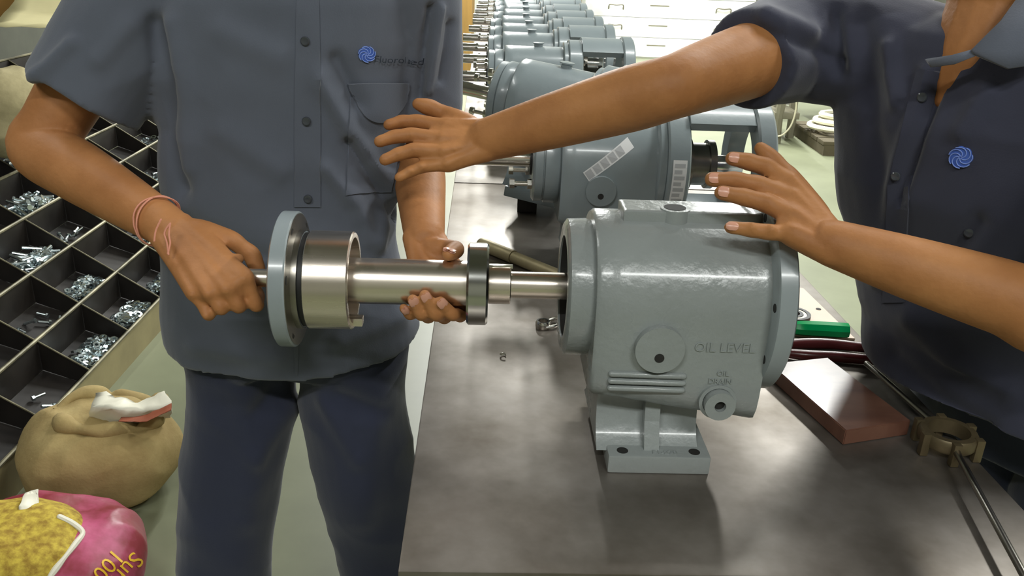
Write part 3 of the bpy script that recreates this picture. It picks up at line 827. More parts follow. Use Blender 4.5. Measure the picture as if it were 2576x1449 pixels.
def pxgrid(pl, Y, nu, nv):
    a, b, c_, d = pl; out = []
    for j in range(nv + 1):
        r = []
        for i in range(nu + 1):
            u, v = i / nu, j / nv
            r.append(s1p((a[0] * (1 - u) + b[0] * u) * (1 - v) + (d[0] * (1 - u) + c_[0] * u) * v, (a[1] * (1 - u) + b[1] * u) * (1 - v) + (d[1] * (1 - u) + c_[1] * u) * v))
        out.append(r)
    return out
pk = [pxgrid(q, 1.05, 4, n) for q, n in (([(748, -60), (802, -60), (806, 200), (742, 200)], 10), ([(742, 200), (806, 200), (806, 520), (740, 520)], 12))]
part('placket', drape(S1, pk[0] + pk[1][1:], -0.0015, 0.004), SHIRT, s1, angle=30)
part('placket', drape(S1, pxgrid([(738, 860), (752, 860), (749, 945), (742, 945)], 1.05, 2, 6), -0.002, 0.0032), SHIRT, s1, angle=30)
for x, y in ((769, 103), (772, 303), (775, 498)):
    bt = part('button', disc_on(S1, s1p(x, y), 0.0058, 0.003, 0.0022, dome=0.001), BUTTON, s1)
# pocket with flap
part('pocket', drape(S1, pxgrid([(880, 245), (1025, 240), (985, 480), (870, 490)], 1.05, 26, 34), 0.0004, 0.0018), SHIRT, s1, angle=30)
fr_ = []
for j in range(9):
    v = j / 8; r = []
    for i in range(25):
        u = -1 + 2 * i / 24
        xx = 953 + 78 * u * (1 - 0.0 * v); bow = 212 + (78 * (1 - abs(u) ** 2.2)) * v + 14 * v
        r.append(s1p(xx, bow + (-4 if v == 0 else 0)))
    fr_.append(r)
part('pocket_flap', drape(S1, fr_, 0.003, 0.003), SHIRT, s1, angle=30)
emblem(s1, S1, s1p(922, 136), 0.0102)
letters(s1, S1, 'Fluorolined', s1p(1000, 150), 0.0125, R_(-7), INK)

crow = []
for rr, zz, oz in ((0.064, 1.455, 0.0), (0.070, 1.462, 0.0), (0.082, 1.44, -0.012), (0.098, 1.405, -0.03)):
    crow.append([Vector((-0.323 + rr * math.sin(R_(-152 + 304 * k / 28)), 1.238 + rr * math.cos(R_(-152 + 304 * k / 28)), zz + oz * (1 if abs(k - 14) > 9 else 0.4) - 0.02 * (1 - math.cos(R_(-152 + 304 * k / 28))) * 0.7)) for k in range(29)])
col_ = M(); nc_ = 29
vv = [q for r in crow for q in r]; K_ = len(vv)
v2_ = [q - Vector((0, 0, 0.004)) for q in vv]
ff = []
for i in range(3):
    for j in range(nc_ - 1):
        a_ = i * nc_ + j; ff += [(a_, a_ + 1, a_ + nc_ + 1, a_ + nc_), (K_ + a_, K_ + a_ + nc_, K_ + a_ + nc_ + 1, K_ + a_ + 1)]
part('collar', M().add(vv + v2_, ff), SHIRT, s1, angle=None, fix=False)
# trousers and shoes
tr = M()
hip = Vector((-0.352, 1.225, 0.80))
tr.merge(loft([ellring(Vector((-0.345, 1.225, z)), Vector((a, 0, 0)), Vector((0, b, 0)), 36, 2.4) for z, a, b in ((0.95, 0.165, 0.10), (0.88, 0.172, 0.105), (0.825, 0.172, 0.105), (0.80, 0.15, 0.09))]))
for (xt, xm, xb, yk) in ((-0.437, -0.487, -0.497, 1.21), (-0.250, -0.212, -0.195, 1.23)):
    tr.merge(tube([Vector((xt, 1.225, 0.86)), Vector((xt, 1.225, 0.72)), Vector(((xt + xm) / 2, 1.22, 0.58)), Vector((xm, yk, 0.42)), Vector((xb, 1.235, 0.2)), Vector((xb, 1.24, 0.05))],
                  [0.086, 0.086, 0.084, 0.080, 0.078, 0.080], 26, 6, 'flat'))
tr = cloth_folds(remesh(tr, 0.006, 4), [([(600, 960), (640, 1100), (620, 1300)], 40, 0.010), ([(960, 950), (930, 1120), (915, 1300)], 36, 0.010), ([(690, 990), (640, 1040)], 26, -0.010), ([(850, 1000), (950, 1030)], 24, -0.010), ([(740, 1010), (640, 1150)], 24, 0.008), ([(820, 1010), (900, 1150)], 22, 0.008)], 0.007, 6, wr=0.003)
part('trousers', tr, TROUS, P1, angle=None, fix=False, label='navy work trousers')
for xb in (-0.497, -0.195):
    so = loft([ellring(Vector((xb, 1.19 + o, z)), Vector((a, 0, 0)), Vector((0, b, 0)), 26, 2.4) for z, a, b, o in ((0.0, 0.046, 0.135, -0.02), (0.03, 0.048, 0.137, -0.02), (0.055, 0.042, 0.115, 0.0), (0.09, 0.036, 0.06, 0.05))])
    part('shoe', remesh(so, 0.005, 3), SHOE, P1)

# ---------------- second worker, right of the bench, reaching across
fw2 = Vector((-0.80, -0.60, 0)).normalized(); lt2 = Vector((0.60, -0.80, 0))     # facing; from his right to his left
P2 = thing('person', (0.78, 1.10, 0), 'person in dark navy work shirt leaning over the bench with one arm stretched across', 'person')
skin = M()
neck2 = Vector((0.545, 1.03, 1.375)); 
rS = onY(2005, 112, 1.19); rE = onY(1690, 220, 1.01); rW = at(1222, 352, 1.065)
lS = Vector((0.675, 0.85, 1.325)); lE = at(2690, 800, 0.83); lW = at(2088, 610, 0.890)
sp = [Vector((0.70, 1.10, 0.98)), Vector((0.68, 1.085, 1.05)), Vector((0.62, 1.06, 1.18)), Vector((0.565, 1.035, 1.30)), neck2]
skin.merge(tube(sp, [0.09, 0.09, 0.095, 0.085, 0.06], 20, 4))
skin.merge(tube([rS, rS.lerp(neck2, 0.4) - fw2 * 0.05 - Vector((0, 0, 0.04)), neck2 - fw2 * 0.02 - Vector((0, 0, 0.10)), lS - Vector((0, 0, 0.03))], [0.042, 0.036, 0.05, 0.042], 14, 5))
skin.merge(tube([neck2 + fw2 * 0.01, neck2 + fw2 * 0.03 + Vector((0, 0, -0.05)), neck2 + fw2 * 0.040 + Vector((0, 0, -0.085))], [0.055, 0.050, 0.040], 16, 5))
skin.merge(tube([rS, rS.lerp(rE, 0.45), rS.lerp(rE, 0.8), rE, rE.lerp(rW, 0.22), rE.lerp(rW, 0.65), rW], [0.05, 0.047, 0.041, 0.037, 0.0385, 0.033, 0.0265], 36, 6))
skin.merge(tube([lS, lS.lerp(lE, 0.5), lE, lE.lerp(lW, 0.25), lE.lerp(lW, 0.65), lW], [0.05, 0.045, 0.037, 0.0375, 0.032, 0.0245], 36, 6))
mc2 = [at(1982, 456, 0.940), at(1990, 498, 0.926), at(1990, 543, 0.910), at(1990, 588, 0.898)]
fg2 = [[at(1928, 420, 0.952), at(1880, 406, 0.958), at(1843, 399, 0.960)],
       [at(1908, 466, 0.940), at(1848, 454, 0.943), at(1792, 451, 0.944)],
       [at(1928, 511, 0.922), at(1872, 496, 0.926), at(1816, 485, 0.928)],
       [at(1935, 584, 0.902), at(1888, 578, 0.906), at(1838, 572, 0.910)]]
th2 = [at(2052, 545, 0.930), at(1985, 445, 0.972), at(1948, 408, 0.985), at(1914, 374, 0.988)]
skin.merge(hand(lW, 0.0245, mc2, fg2, th2, fr=(0.0114, 0.0110, 0.0102, 0.0086), palm_r=0.0145, back=Vector((0.1, -0.75, 0.65)).normalized()))
mcr = [at(1120, 318, 1.075), at(1112, 350, 1.060), at(1116, 382, 1.052), at(1126, 412, 1.052)]
fgr = [[at(1050, 306, 1.080), at(1010, 306, 1.078), at(978, 314, 1.070)],
       [at(1035, 340, 1.060), at(992, 344, 1.056), at(955, 356, 1.048)],
       [at(1042, 378, 1.048), at(1002, 388, 1.044), at(968, 402, 1.038)],
       [at(1062, 420, 1.046), at(1032, 432, 1.042), at(1004, 446, 1.036)]]
thr = [at(1175, 318, 1.085), at(1120, 288, 1.095), at(1085, 272, 1.095), at(1052, 262, 1.09)]
skin.merge(hand(rW, 0.0258, mcr, fgr, thr, fr=(0.0104, 0.0098, 0.0090, 0.0075), back=Vector((0.0, -0.95, 0.3)).normalized()))
fwd2 = Vector((-0.9, -0.3, -0.3)).normalized(); hc2 = neck2 + Vector((-0.05, -0.03, 0.19))
head(skin, hc2, Vector((-0.9, -0.4, 0)).normalized(), neck2)
b2 = part('body', remesh(skin, 0.0023, 5), SKIN2, P2, angle=None, fix=False)
for i in range(4):
    nv_ = (CAM - fg2[i][2]).normalized() + Vector((0, 0, 0.25))
    nail(b2, fg2[i][2], fg2[i][1], nv_, 0.0056 if i < 3 else 0.0046, 0.0064, off=0.0088)
face_parts(b2, hc2, Vector((-0.9, -0.4, 0)).normalized()); hair_cap(P2, hc2, Vector((-0.9, -0.4, 0)).normalized())
shp = [(0.889, 0.728, 1.055, 0.228, 0.182), (0.91, 0.716, 1.060, 0.224, 0.172), (0.95, 0.700, 1.067, 0.215, 0.156), (1.06, 0.646, 1.070, 0.205, 0.145), (1.16, 0.600, 1.060, 0.200, 0.137), (1.25, 0.575, 1.045, 0.198, 0.122),
       (1.31, 0.572, 1.037, 0.185, 0.105), (1.35, 0.562, 1.035, 0.14, 0.088), (1.372, 0.56, 1.037, 0.075, 0.066)]
rings = [ellring(Vector((x, y, z)), lt2 * a, fw2 * b, 44, 2.3) for z, x, y, a, b in shp]
sh2 = loft(rings)
sh2.merge(tube([Vector((0.52, 1.07, 1.30)), Vector((0.46, 1.13, 1.315)), rS + Vector((0.01, 0, 0.0)), rS.lerp(rE, 0.2), rS.lerp(rE, 0.42)], [0.07, 0.074, 0.074, 0.067, 0.062], 26, 5, 'flat'))
sh2.merge(tube([Vector((0.60, 0.95, 1.31)), lS, lS.lerp(lE, 0.4), lS.lerp(lE, 0.82)], [0.075, 0.072, 0.066, 0.062], 26, 5, 'flat'))
sh2 = remesh(sh2, 0.0045, 4)
folds2 = [([(2170, 60), (2190, 250), (2210, 420), (2230, 560)], 30, -0.006), ([(2235, 120), (2260, 260)], 22, 0.007), ([(2330, 180), (2290, 330), (2240, 470), (2215, 700)], 22, 0.006),
          ([(2360, 200), (2310, 360), (2265, 500)], 14, -0.008), ([(1980, 90), (2060, 130), (2100, 160)], 20, -0.006), ([(1930, 40), (2040, 80)], 24, 0.005), ([(2100, 30), (2110, 180)], 18, -0.008),
          ([(2300, 800), (2400, 900), (2540, 980)], 30, 0.007), ([(2250, 900), (2350, 1000), (2480, 1080)], 30, -0.006), ([(2480, 230), (2420, 330)], 26, 0.005), ([(2460, 560), (2400, 640)], 26, -0.005)]
sh2 = cloth_folds(sh2, [(p, w_, a * 1.6) for p, w_, a in folds2], 0.006, 7, fdir=fw2, wr=0.0028)
S2 = Surf(sh2)
s2 = part('shirt', sh2, SHIRT2, P2, angle=None, fix=False, label='dark navy short-sleeved work shirt')
vd = (Vector((0.60, 1.03, 1.2)) - CAM); vd.z *= 0.3; vd.normalize()
def grid2(pl, dp, nu, nv):
    a, b, c_, d = pl; out = []
    for j in range(nv + 1):
        r = []
        for i in range(nu + 1):
            u, v = i / nu, j / nv
            x = (a[0] * (1 - u) + b[0] * u) * (1 - v) + (d[0] * (1 - u) + c_[0] * u) * v
            y = (a[1] * (1 - u) + b[1] * u) * (1 - v) + (d[1] * (1 - u) + c_[1] * u) * v
            q = at(x, y, 0.6); h = S2.t.ray_cast(CAM, (q - CAM).normalized())
            r.append(h[0] if h[0] is not None else at(x, y, dp))
        out.append(r)
    return out
part('placket', drape(S2, grid2([(2310, 175), (2365, 180), (2290, 470), (2235, 465)], 1.0, 3, 10) + grid2([(2235, 465), (2290, 470), (2275, 760), (2222, 760)], 1.0, 3, 10)[1:], -0.0015, 0.004, vd), SHIRT2, s2, angle=30)
for x, y in ((2318, 245), (2252, 440), (2438, 585)):
    part('button', disc_on(S2, grid2([(x, y)] * 4, 1, 1, 1)[0][0], 0.0055, 0.003 if x < 2400 else 0, 0.0022, d=vd, dome=0.001), BUTTON, s2)
emblem(s2, S2, grid2([(2418, 395)] * 4, 1, 1, 1)[0][0], 0.0125, vd)
def sheet(pts, mt, name, parent, th=0.003, thd=None, label=None):
    """thin cloth patch from rows of points"""
    nr, nc = len(pts), len(pts[0]); v = [p for r in pts for p in r]; K = len(v); td = thd or Vector((0, 0.9, -0.4)); v2 = [p + td * th for p in v]; f = []
    for i in range(nr - 1):
        for j in range(nc - 1):
            a = i * nc + j; f += [(a, a + 1, a + nc + 1, a + nc), (K + a, K + a + nc, K + a + nc + 1, K + a + 1)]
    edge = [j for j in range(nc)] + [i * nc + nc - 1 for i in range(1, nr)] + [(nr - 1) * nc + j for j in range(nc - 2, -1, -1)] + [i * nc for i in range(nr - 2, 0, -1)]
    for a, b in zip(edge, edge[1:] + edge[:1]): f.append((a, K + a, K + b, b))
    return part(name, M().add(v + v2, f), mt, parent, angle=None, label=label)
SHIRTC = SHIRT
sheet([[at(2600, -60, 0.90), at(2680, -60, 0.90), at(2760, -60, 0.92)], [at(2520, 50, 0.895), at(2600, 40, 0.885), at(2690, 40, 0.895)], [at(2446, 124, 0.89), at(2540, 130, 0.872), at(2640, 110, 0.88)], [at(2452, 136, 0.892), at(2538, 172, 0.876), at(2620, 160, 0.882)]], SHIRTC, 'collar', s2, label='turned-down shirt collar')
sheet([[at(2446, 124, 0.893), at(2395, 138, 0.905), at(2330, 148, 0.93)], [at(2455, 140, 0.893), at(2405, 160, 0.903), at(2345, 168, 0.925)]], SHIRTC, 'lapel', s2)
tr = M()
tr.merge(loft([ellring(Vector((0.785, 1.12, z)), lt2 * a, fw2 * b, 32, 2.4) for z, a, b in ((0.95, 0.155, 0.1), (0.86, 0.165, 0.11), (0.76, 0.165, 0.11))]))
for s in (-1, 1):
    c = Vector((0.785, 1.12, 0)) + lt2 * 0.09 * s
    tr.merge(tube([c + Vector((0, 0, 0.84)), c + Vector((0, 0, 0.45)), c + Vector((0.02, 0.01, 0.05))], [0.092, 0.08, 0.075], 24, 6, 'flat'))
part('trousers', cloth_folds(remesh(tr, 0.007, 3), [], 0.005, 6), TROUS, P2, angle=None, fix=False, label='navy work trousers')
for s in (-1, 1):
    c = Vector((0.805, 1.13, 0)) + lt2 * 0.09 * s + fw2 * 0.03
    so = loft([ellring(c + fw2 * o + Vector((0, 0, z)), lt2 * a, fw2 * b, 26, 2.4) for z, a, b, o in ((0.0, 0.046, 0.135, 0.02), (0.03, 0.048, 0.137, 0.02), (0.055, 0.042, 0.115, 0.0), (0.09, 0.036, 0.06, -0.05))])
    part('shoe', remesh(so, 0.005, 3), SHOE, P2)
# ------------------------------------------------------------------ things lying on the near bench
def lay(px, py, h=0.0): return onz(px, py, TZ + h)


a, b = lay(1208, 612, 0.0132), lay(1440, 708, 0.0132); d = (b - a).normalized()
t = thing('drift_bar', a - Vector((0, 0, 0.0132)), 'dull brass drift bar lying slantwise on the bench behind the shaft', 'tool')
part('bar', tube([a, a + d * 0.004, a + d * 0.012, a + d * 0.016, a + d * 0.10], [0.0105, 0.0125, 0.0125, 0.013, 0.013], 24, 1, 'flat'), BRASS, t)
part('thin_end', tube([a + d * 0.1005, a + d * 0.103, a + d * 0.24], [0.0112, 0.0118, 0.0118], 24, 1, 'flat'), BRASS, t)

c = lay(1366, 824, 0); t = thing('lifting_eye', c, 'small bright ring with a bent link lying on the bench by the bore', 'ring')
part('ring', lathe([(0.0, 0.0075), (0.0, 0.0115), (0.003, 0.0125), (0.009, 0.0125), (0.012, 0.0110), (0.012, 0.0080)], 28).xf(Matrix.Translation(c + Vector((0, 0, 0.0003))) @ Matrix.Rotation(R_(-90), 4, 'Y')), STEELB, t)
part('link', tube([c + Vector((0.006, -0.009, 0.005)), c + Vector((0.02, -0.004, 0.006)), c + Vector((0.03, 0.012, 0.008)), c + Vector((0.022, 0.022, 0.008)), c + Vector((0.006, 0.012, 0.006))], [0.003] * 5, 8, 5), STEELB, t)
c = lay(1265, 893, 0.002)
single('metal_chip', tube([c + Vector((0.004 * math.cos(k * 0.9), 0.005 * math.sin(k * 0.9), 0.0006 * k)) for k in range(7)], [0.0012] * 7, 6, 3), STEELB, 'tiny curled metal chip alone on the bench below the bearing', 'chip')

zt = 0.022
poly = [lay(1936, 914, zt), lay(2082, 899, zt), lay(2292, 1058, zt), lay(2128, 1083, zt)]
bm = bmesh.new(); vs = [bm.verts.new((p.x, p.y, TZ + zt)) for p in poly] + [bm.verts.new((p.x, p.y, TZ + 0.0003)) for p in poly]
for q in ((0, 1, 2, 3), (7, 6, 5, 4), (0, 4, 5, 1), (1, 5, 6, 2), (2, 6, 7, 3), (3, 7, 4, 0)): bm.faces.new([vs[i] for i in q])
bmesh.ops.recalc_face_normals(bm, faces=bm.faces[:]); bmesh.ops.bevel(bm, geom=bm.edges[:], offset=0.0012, segments=2, affect='EDGES')
bm.verts.index_update()
single('packing_block', M().add([v.co.copy() for v in bm.verts], [tuple(v.index for v in f.verts) for f in bm.faces]), WOODB, 'flat brown laminate block on the bench in front of the second worker', 'block', angle=30); bm.free()

# tan gasket plate with a seal ring
pp = [lay(1905, 716), lay(2020, 730), lay(2150, 857), lay(1985, 846)]
bm = bmesh.new(); vs = [bm.verts.new((p.x, p.y, TZ + h)) for h in (0.004, 0.0003) for p in pp]
for q in ((0, 1, 2, 3), (7, 6, 5, 4), (0, 4, 5, 1), (1, 5, 6, 2), (2, 6, 7, 3), (3, 7, 4, 0)): bm.faces.new([vs[i] for i in q])
bm.verts.index_update(); pm = M().add([v.co.copy() for v in bm.verts], [tuple(v.index for v in f.verts) for f in bm.faces]); bm.free()
gp = thing('gasket_plate', lay(2020, 800), 'thin tan plate with round cut-outs at the bench edge behind the screwdriver', 'plate')
part('plate', pm, TANP, gp, smooth=False)
def flat_ring(px, py, ro, ri, h0, h1, mt, name, par, n=36):
    c = lay(px, py); return part(name, lathe([(h0, ri), (h0, ro), (h1, ro), (h1, ri)], n).xf(Matrix.Translation(c) @ Matrix.Rotation(R_(-90), 4, 'Y')), mt, par)
flat_ring(2058, 783, 0.0045, 0.0001, 0.0041, 0.0046, CAVITY, 'screw_hole', gp)
c = lay(1992, 800); sr = thing('shaft_seal', c + Vector((0, 0, 0.0045)), 'black and white ring seal lying on the tan plate', 'seal')
flat_ring(1992, 800, 0.030, 0.024, 0.0045, 0.010, BLACKR, 'outer_ring', sr); flat_ring(1992, 800, 0.0235, 0.018, 0.0045, 0.009, LINER, 'middle_ring', sr); flat_ring(1992, 800, 0.0175, 0.012, 0.0045, 0.010, BLACKR, 'lip', sr)

# screwdriver
a, b = lay(1990, 824, 0.0175), lay(2133, 832, 0.0175); d = (b - a).normalized(); L_ = (b - a).length
t = thing('screwdriver', a - Vector((0, 0, 0.0175)), 'screwdriver with a clear green handle on the tan plate', 'screwdriver')
hd = part('handle', tube([a - d * 0.03, a - d * 0.022, a - d * 0.006, a + d * 0.008, a + d * 0.03, a + d * (L_ - 0.006), b], [0.007, 0.009, 0.0088, 0.0115, 0.0128, 0.0128, 0.0105], 8, 3), GREENP, t, angle=30)
part('blade', tube([a - d * 0.15, a - d * 0.025], [0.003, 0.003], 12, 1, 'flat'), STEELB, t)
# pliers
t = thing('pliers', lay(2050, 880), 'pliers with two maroon plastic grips lying behind the brown block', 'pliers')
for pts, rr in (([(1960, 868), (2020, 864), (2100, 866), (2215, 880)], 0.0085), ([(1960, 886), (2030, 894), (2110, 898), (2215, 908)], 0.0085)):
    pv = [lay(x, y, 0.0092) for x, y in pts]
    part('grip', tube(pv, [rr * 0.8, rr, rr, rr * 0.9], 14, 5), MAROON, t)
pv = [lay(1965, 877, 0.008), lay(1925, 872, 0.008), lay(1885, 866, 0.008)]
part('jaws', tube(pv, [0.008, 0.011, 0.004], 10, 4, flat=0.6), STEELD, t)

# die stock with long handles
c = lay(2375, 1132, 0.0); t = thing('die_stock', c, 'round die stock with long thin handle rods at the right of the bench', 'tool')
part('ring', lathe([(0.012, 0.024), (0.012, 0.033), (0.015, 0.035), (0.027, 0.035), (0.030, 0.033), (0.030, 0.025)], 40).xf(Matrix.Translation(c) @ Matrix.Rotation(R_(-90), 4, 'Y')), BRONZE, t)
for k in range(6):
    an = R_(20 + 60 * k); q = c + Vector((0.036 * math.cos(an), 0.036 * math.sin(an), 0.0))
    part('lug', box(q.x - 0.005, q.x + 0.005, q.y - 0.005, q.y + 0.005, TZ + 0.0005, TZ + 0.031, 0.0012), BRONZE, t)
e0, e1 = lay(2180, 915, 0.021), lay(2580, 1455, 0.021); cc = c + Vector((0, 0, 0.021))
for e in (e0, e1):
    dd = (e - cc).normalized(); part('handle_rod', tube([cc + dd * 0.034, cc + dd * 0.05, e], [0.0055, 0.0042, 0.0042], 12, 2), STEELD, t)

# ------------------------------------------------------------------ hardware rack on the left
RM = Matrix.Translation((-1.30, 1.5, 0)) @ Matrix.Rotation(R_(1.5), 4, 'Z')
NT, PW, PH, PY, NK = 7, 0.155, 0.10, 0.30, 14
LEN = PY * NK
rk = thing('hardware_rack', RM.translation, 'long stepped steel bin rack full of bolts and nuts beside the first worker', 'rack', rz=R_(1.5))
def zl(i): return 0.12 + PH * i
dv0 = None
for i in range(NT + 1):
    x = -PW * i
    z0 = 0.0 if i == 0 else zl(i - 1) - 0.005
    bf = part('bin_front', box(x - 0.003, x, 0, LEN, z0, zl(i)), RACK if i else RACKF, rk, True, smooth=False)
    part('rolled_edge', tube([Vector((x - 0.001, 0, zl(i))), Vector((x - 0.001, LEN, zl(i)))], [0.0062, 0.0062], 8, 1, 'flat'), RACKE, bf, True)
    if i == NT: break
    part('bin_floor', prism([(x - 0.0035, zl(i) - 0.06), (x - PW + 0.0005, zl(i) - 0.006), (x - PW + 0.0005, zl(i) - 0.010), (x - 0.0035, zl(i) - 0.064)], 1, 0.002, LEN - 0.002), RACK, rk, True, smooth=False)
    for k in range(NK + 1):
        if dv0 is None:
            poly = [(-0.0036, zl(0) - 0.058), (-0.0036, zl(0) - 0.004), (-PW + 0.001, zl(1) - 0.006), (-PW + 0.001, zl(0) - 0.004)]
            dv0 = part('divider', prism(poly, 1, -0.0015, 0.0015), RACK, rk, True, smooth=False)
            o = dv0
            ed0 = part('divider_edge', tube([Vector((-0.004, 0, zl(0) - 0.003)), Vector((-PW + 0.001, 0, zl(1) - 0.005))], [0.003, 0.003], 6, 1, 'flat'), RACKE, o, True)
            o.location = (0, 0.002, 0)
        else:
            o = dv0.copy(); COL.objects.link(o); o.parent = rk
            e = ed0.copy(); COL.objects.link(e); e.parent = o
            o.location = (-PW * i, 0.002 + (LEN - 0.004) * k / NK, PH * i)
for yy in (-0.003, LEN):
    poly = [(0, 0)] + [q for i in range(NT + 1) for q in ((-PW * i, zl(i)), (-PW * i - (PW if i < NT else 0.01), zl(i) + (0 if i == NT else 0)))] + [(-PW * NT - 0.01, 0)]
    part('end_plate', prism(poly, 1, yy, yy + 0.003), RACK, rk, True, smooth=False)
xb = -PW * NT
part('back_panel', box(xb - 0.012, xb - 0.004, 0, LEN, zl(NT) + 0.0, 1.02), DPANEL, rk, True, smooth=False)
part('top_shelf', box(xb - 0.55, xb - 0.004, 0, LEN, 1.02, 1.045, 0.002), RACKE, rk, True)
for k in (0, 1): part('back_post', box(xb - 0.55, xb - 0.51, 0.05 + k * (LEN - 0.14), 0.09 + k * (LEN - 0.14), 0, 1.02), RACK, rk, True, smooth=False)


def bolt_mesh(L=0.092, r=0.0062):
    m = lathe([(0, 1e-5), (0, r * 1.8), (0.0075, r * 1.8), (0.0075, 1e-5)], 6, closed=False)
    return m.merge(lathe([(0.0074, 1e-5), (0.0074, r), (L - 0.002, r), (L, r * 0.7), (L, 1e-5)], 10, closed=False))
def nut_mesh(r=0.013): return lathe([(-0.004, r * 0.5), (-0.004, r), (0.004, r), (0.004, r * 0.5)], 6)
def washer_mesh(r=0.0155): return lathe([(-0.0011, r * 0.5), (-0.0011, r), (0.0011, r), (0.0011, r * 0.5)], 14)
BMES = mesh_of('hex_bolt', bolt_mesh(), ZINC, False); NMES = mesh_of('hex_nut', nut_mesh(), ZINC, False); WMES = mesh_of('washer', washer_mesh(), ZINC, False)
BMES2 = mesh_of('short_bolt', bolt_mesh(0.04, 0.005), ZINC, False)
rng = random.Random(11)


def fill(tier, k, me, n, name, label, cat, group, lying=True, layers=3, frac=1.0):
    """pieces heaped against the lip of one bin"""
    for q in range(n):
        lay_ = q * layers // n
        y = PY * k + 0.022 + (PY - 0.044) * (0.5 + (rng.random() - 0.5) * (1 - 0.12 * lay_))
        u = 0.018 + 0.098 * rng.random() * (1 - 0.12 * lay_)
        x = -PW * tier - u
        fl_ = zl(tier) - 0.06 + 0.054 * u / PW
        z = fl_ + 0.012 + lay_ * 0.015 * (1 - u / 0.16) + 0.004 * rng.random()
        o = bpy.data.objects.new(name, me); COL.objects.link(o)
        if lying: rot = Matrix.Rotation(rng.uniform(0, 6.28), 4, 'Z') @ Matrix.Rotation(rng.uniform(-0.35, 0.35), 4, 'Y') @ Matrix.Rotation(rng.uniform(0, 1), 4, 'X')
        else: rot = Matrix.Rotation(rng.uniform(0, 6.28), 4, 'Z') @ Matrix.Rotation(R_(90) + rng.uniform(-0.7, 0.7), 4, 'Y')
        p = Vector((x, y, z))
        if lying and me in (BMES, BMES2):
            L = 0.085 if me is BMES else 0.04
            ctr = rot @ Vector((L / 2, 0, 0))
            yy = min(max(y, PY * k + 0.012 + abs(ctr.y)), PY * (k + 1) - 0.012 - abs(ctr.y)); xx = min(x, -PW * tier - 0.012 - abs(ctr.x))
            xx = max(xx, -PW * (tier + 1) + 0.012 + abs(ctr.x))
            p = Vector((xx, yy, max(z, zl(tier) - 0.06 + 0.054 * (-PW * tier - xx) / PW + 0.012 + lay_ * 0.012))) - ctr
        o.matrix_world = RM @ Matrix.Translation(p) @ rot
        setp(o, label, cat, group)


fill(3, 5, BMES, 105, 'hex_bolt', 'long zinc hex bolt in the full bin left of the forearm', 'bolt', 'long bolts in the full bin', layers=5)
fill(2, 4, BMES, 60, 'hex_bolt', 'long zinc hex bolt in the half-empty bin below the full bolt bin', 'bolt', 'long bolts in the half-empty bin', layers=3)
fill(4, 6, BMES, 26, 'hex_bolt', 'long zinc hex bolt in the bin under the beige sack', 'bolt', 'long bolts under the beige sack', layers=4)
fill(1, 3, BMES2, 8, 'hex_bolt', 'short dull bolt in the nearly empty dark bin', 'bolt', 'short bolts in the dark bin', layers=1)
fill(0, 2, BMES2, 8, 'hex_bolt', 'short bolt in the dark front bin behind the jute sack', 'bolt', 'short bolts behind the jute sack', layers=1)
fill(0, 3, NMES, 130, 'hex_nut', 'zinc hex nut in the lowest front bin above the jute sack', 'nut', 'nuts in the lowest front bin', False, 3)
fill(0, 4, WMES, 140, 'washer', 'flat zinc washer in the front-row bin by the trouser leg', 'washer', 'washers in the front-row bin', False, 4)
fill(0, 5, NMES, 80, 'hex_nut', 'zinc hex nut in the front-row bin beside the wrist', 'nut', 'nuts beside the wrist', False, 4)
fill(1, 4, NMES, 115, 'hex_nut', 'zinc hex nut in the second-row bin above the washers', 'nut', 'nuts in the second-row bin', False, 3)
fill(1, 6, NMES, 40, 'hex_nut', 'zinc hex nut in the second-row bin just under the forearm', 'nut', 'nuts under the forearm', False, 3)
fill(2, 6, NMES, 40, 'hex_nut', 'zinc hex nut in the third-row bin along the forearm', 'nut', 'nuts along the forearm', False, 3)
fill(3, 6, WMES, 40, 'washer', 'flat zinc washer in the bin between bolt bin and forearm', 'washer', 'washers by the bolt bin', False, 3)
fill(2, 5, BMES2, 10, 'hex_bolt', 'short bolt in the bin right of the half-empty bolt bin', 'bolt', 'short bolts in the third row', layers=1)
fill(2, 8, BMES2, 24, 'hex_bolt', 'short bolt in the bin between forearm and shirt', 'bolt', 'short bolts between forearm and shirt', layers=3)
fill(3, 9, WMES, 30, 'washer', 'flat zinc washer in the bin below the sleeve', 'washer', 'washers below the sleeve', False, 3)
fill(5, 11, NMES, 40, 'hex_nut', 'zinc hex nut in the high bin under the armpit', 'nut', 'nuts under the armpit', False, 3)


# ------------------------------------------------------------------ sacks
def lump(c, rx, ry, rz, seed, p=2.6, amp=0.03, nz=14, na=40, flat=True):
    rings = []
    for i in range(nz + 1):
        t = -math.pi / 2 + math.pi * (i + 0.25) / (nz + 0.5)
        z = math.sin(t); r = math.cos(t) ** (2 / p * 0.9)
        rings.append([Vector((c[0] + rx * r * math.cos(a), c[1] + ry * r * math.sin(a), c[2] + rz * (1 + z))) for a in [2 * math.pi * k / na for k in range(na)]])
    m = loft(rings)
    m = remesh(m, 0.009, 3)
    me = bpy.data.meshes.new('n'); me.from_pydata([tuple(q) for q in m.v], [], m.f); nr = [Vector(v.normal) for v in me.vertices]; bpy.data.meshes.remove(me)
    s = Vector((seed, seed * 2.3, -seed))
    out = []
    for q, n in zip(m.v, nr):
        d = amp * noise.noise(q * 6 + s) + amp * 0.4 * (1 - 2.2 * abs(noise.noise(q * 9 + s * 2)))
        q2 = q + n * d; q2.z = max(q2.z, c[2] + 0.001); out.append(q2)
    m.v = out; return m


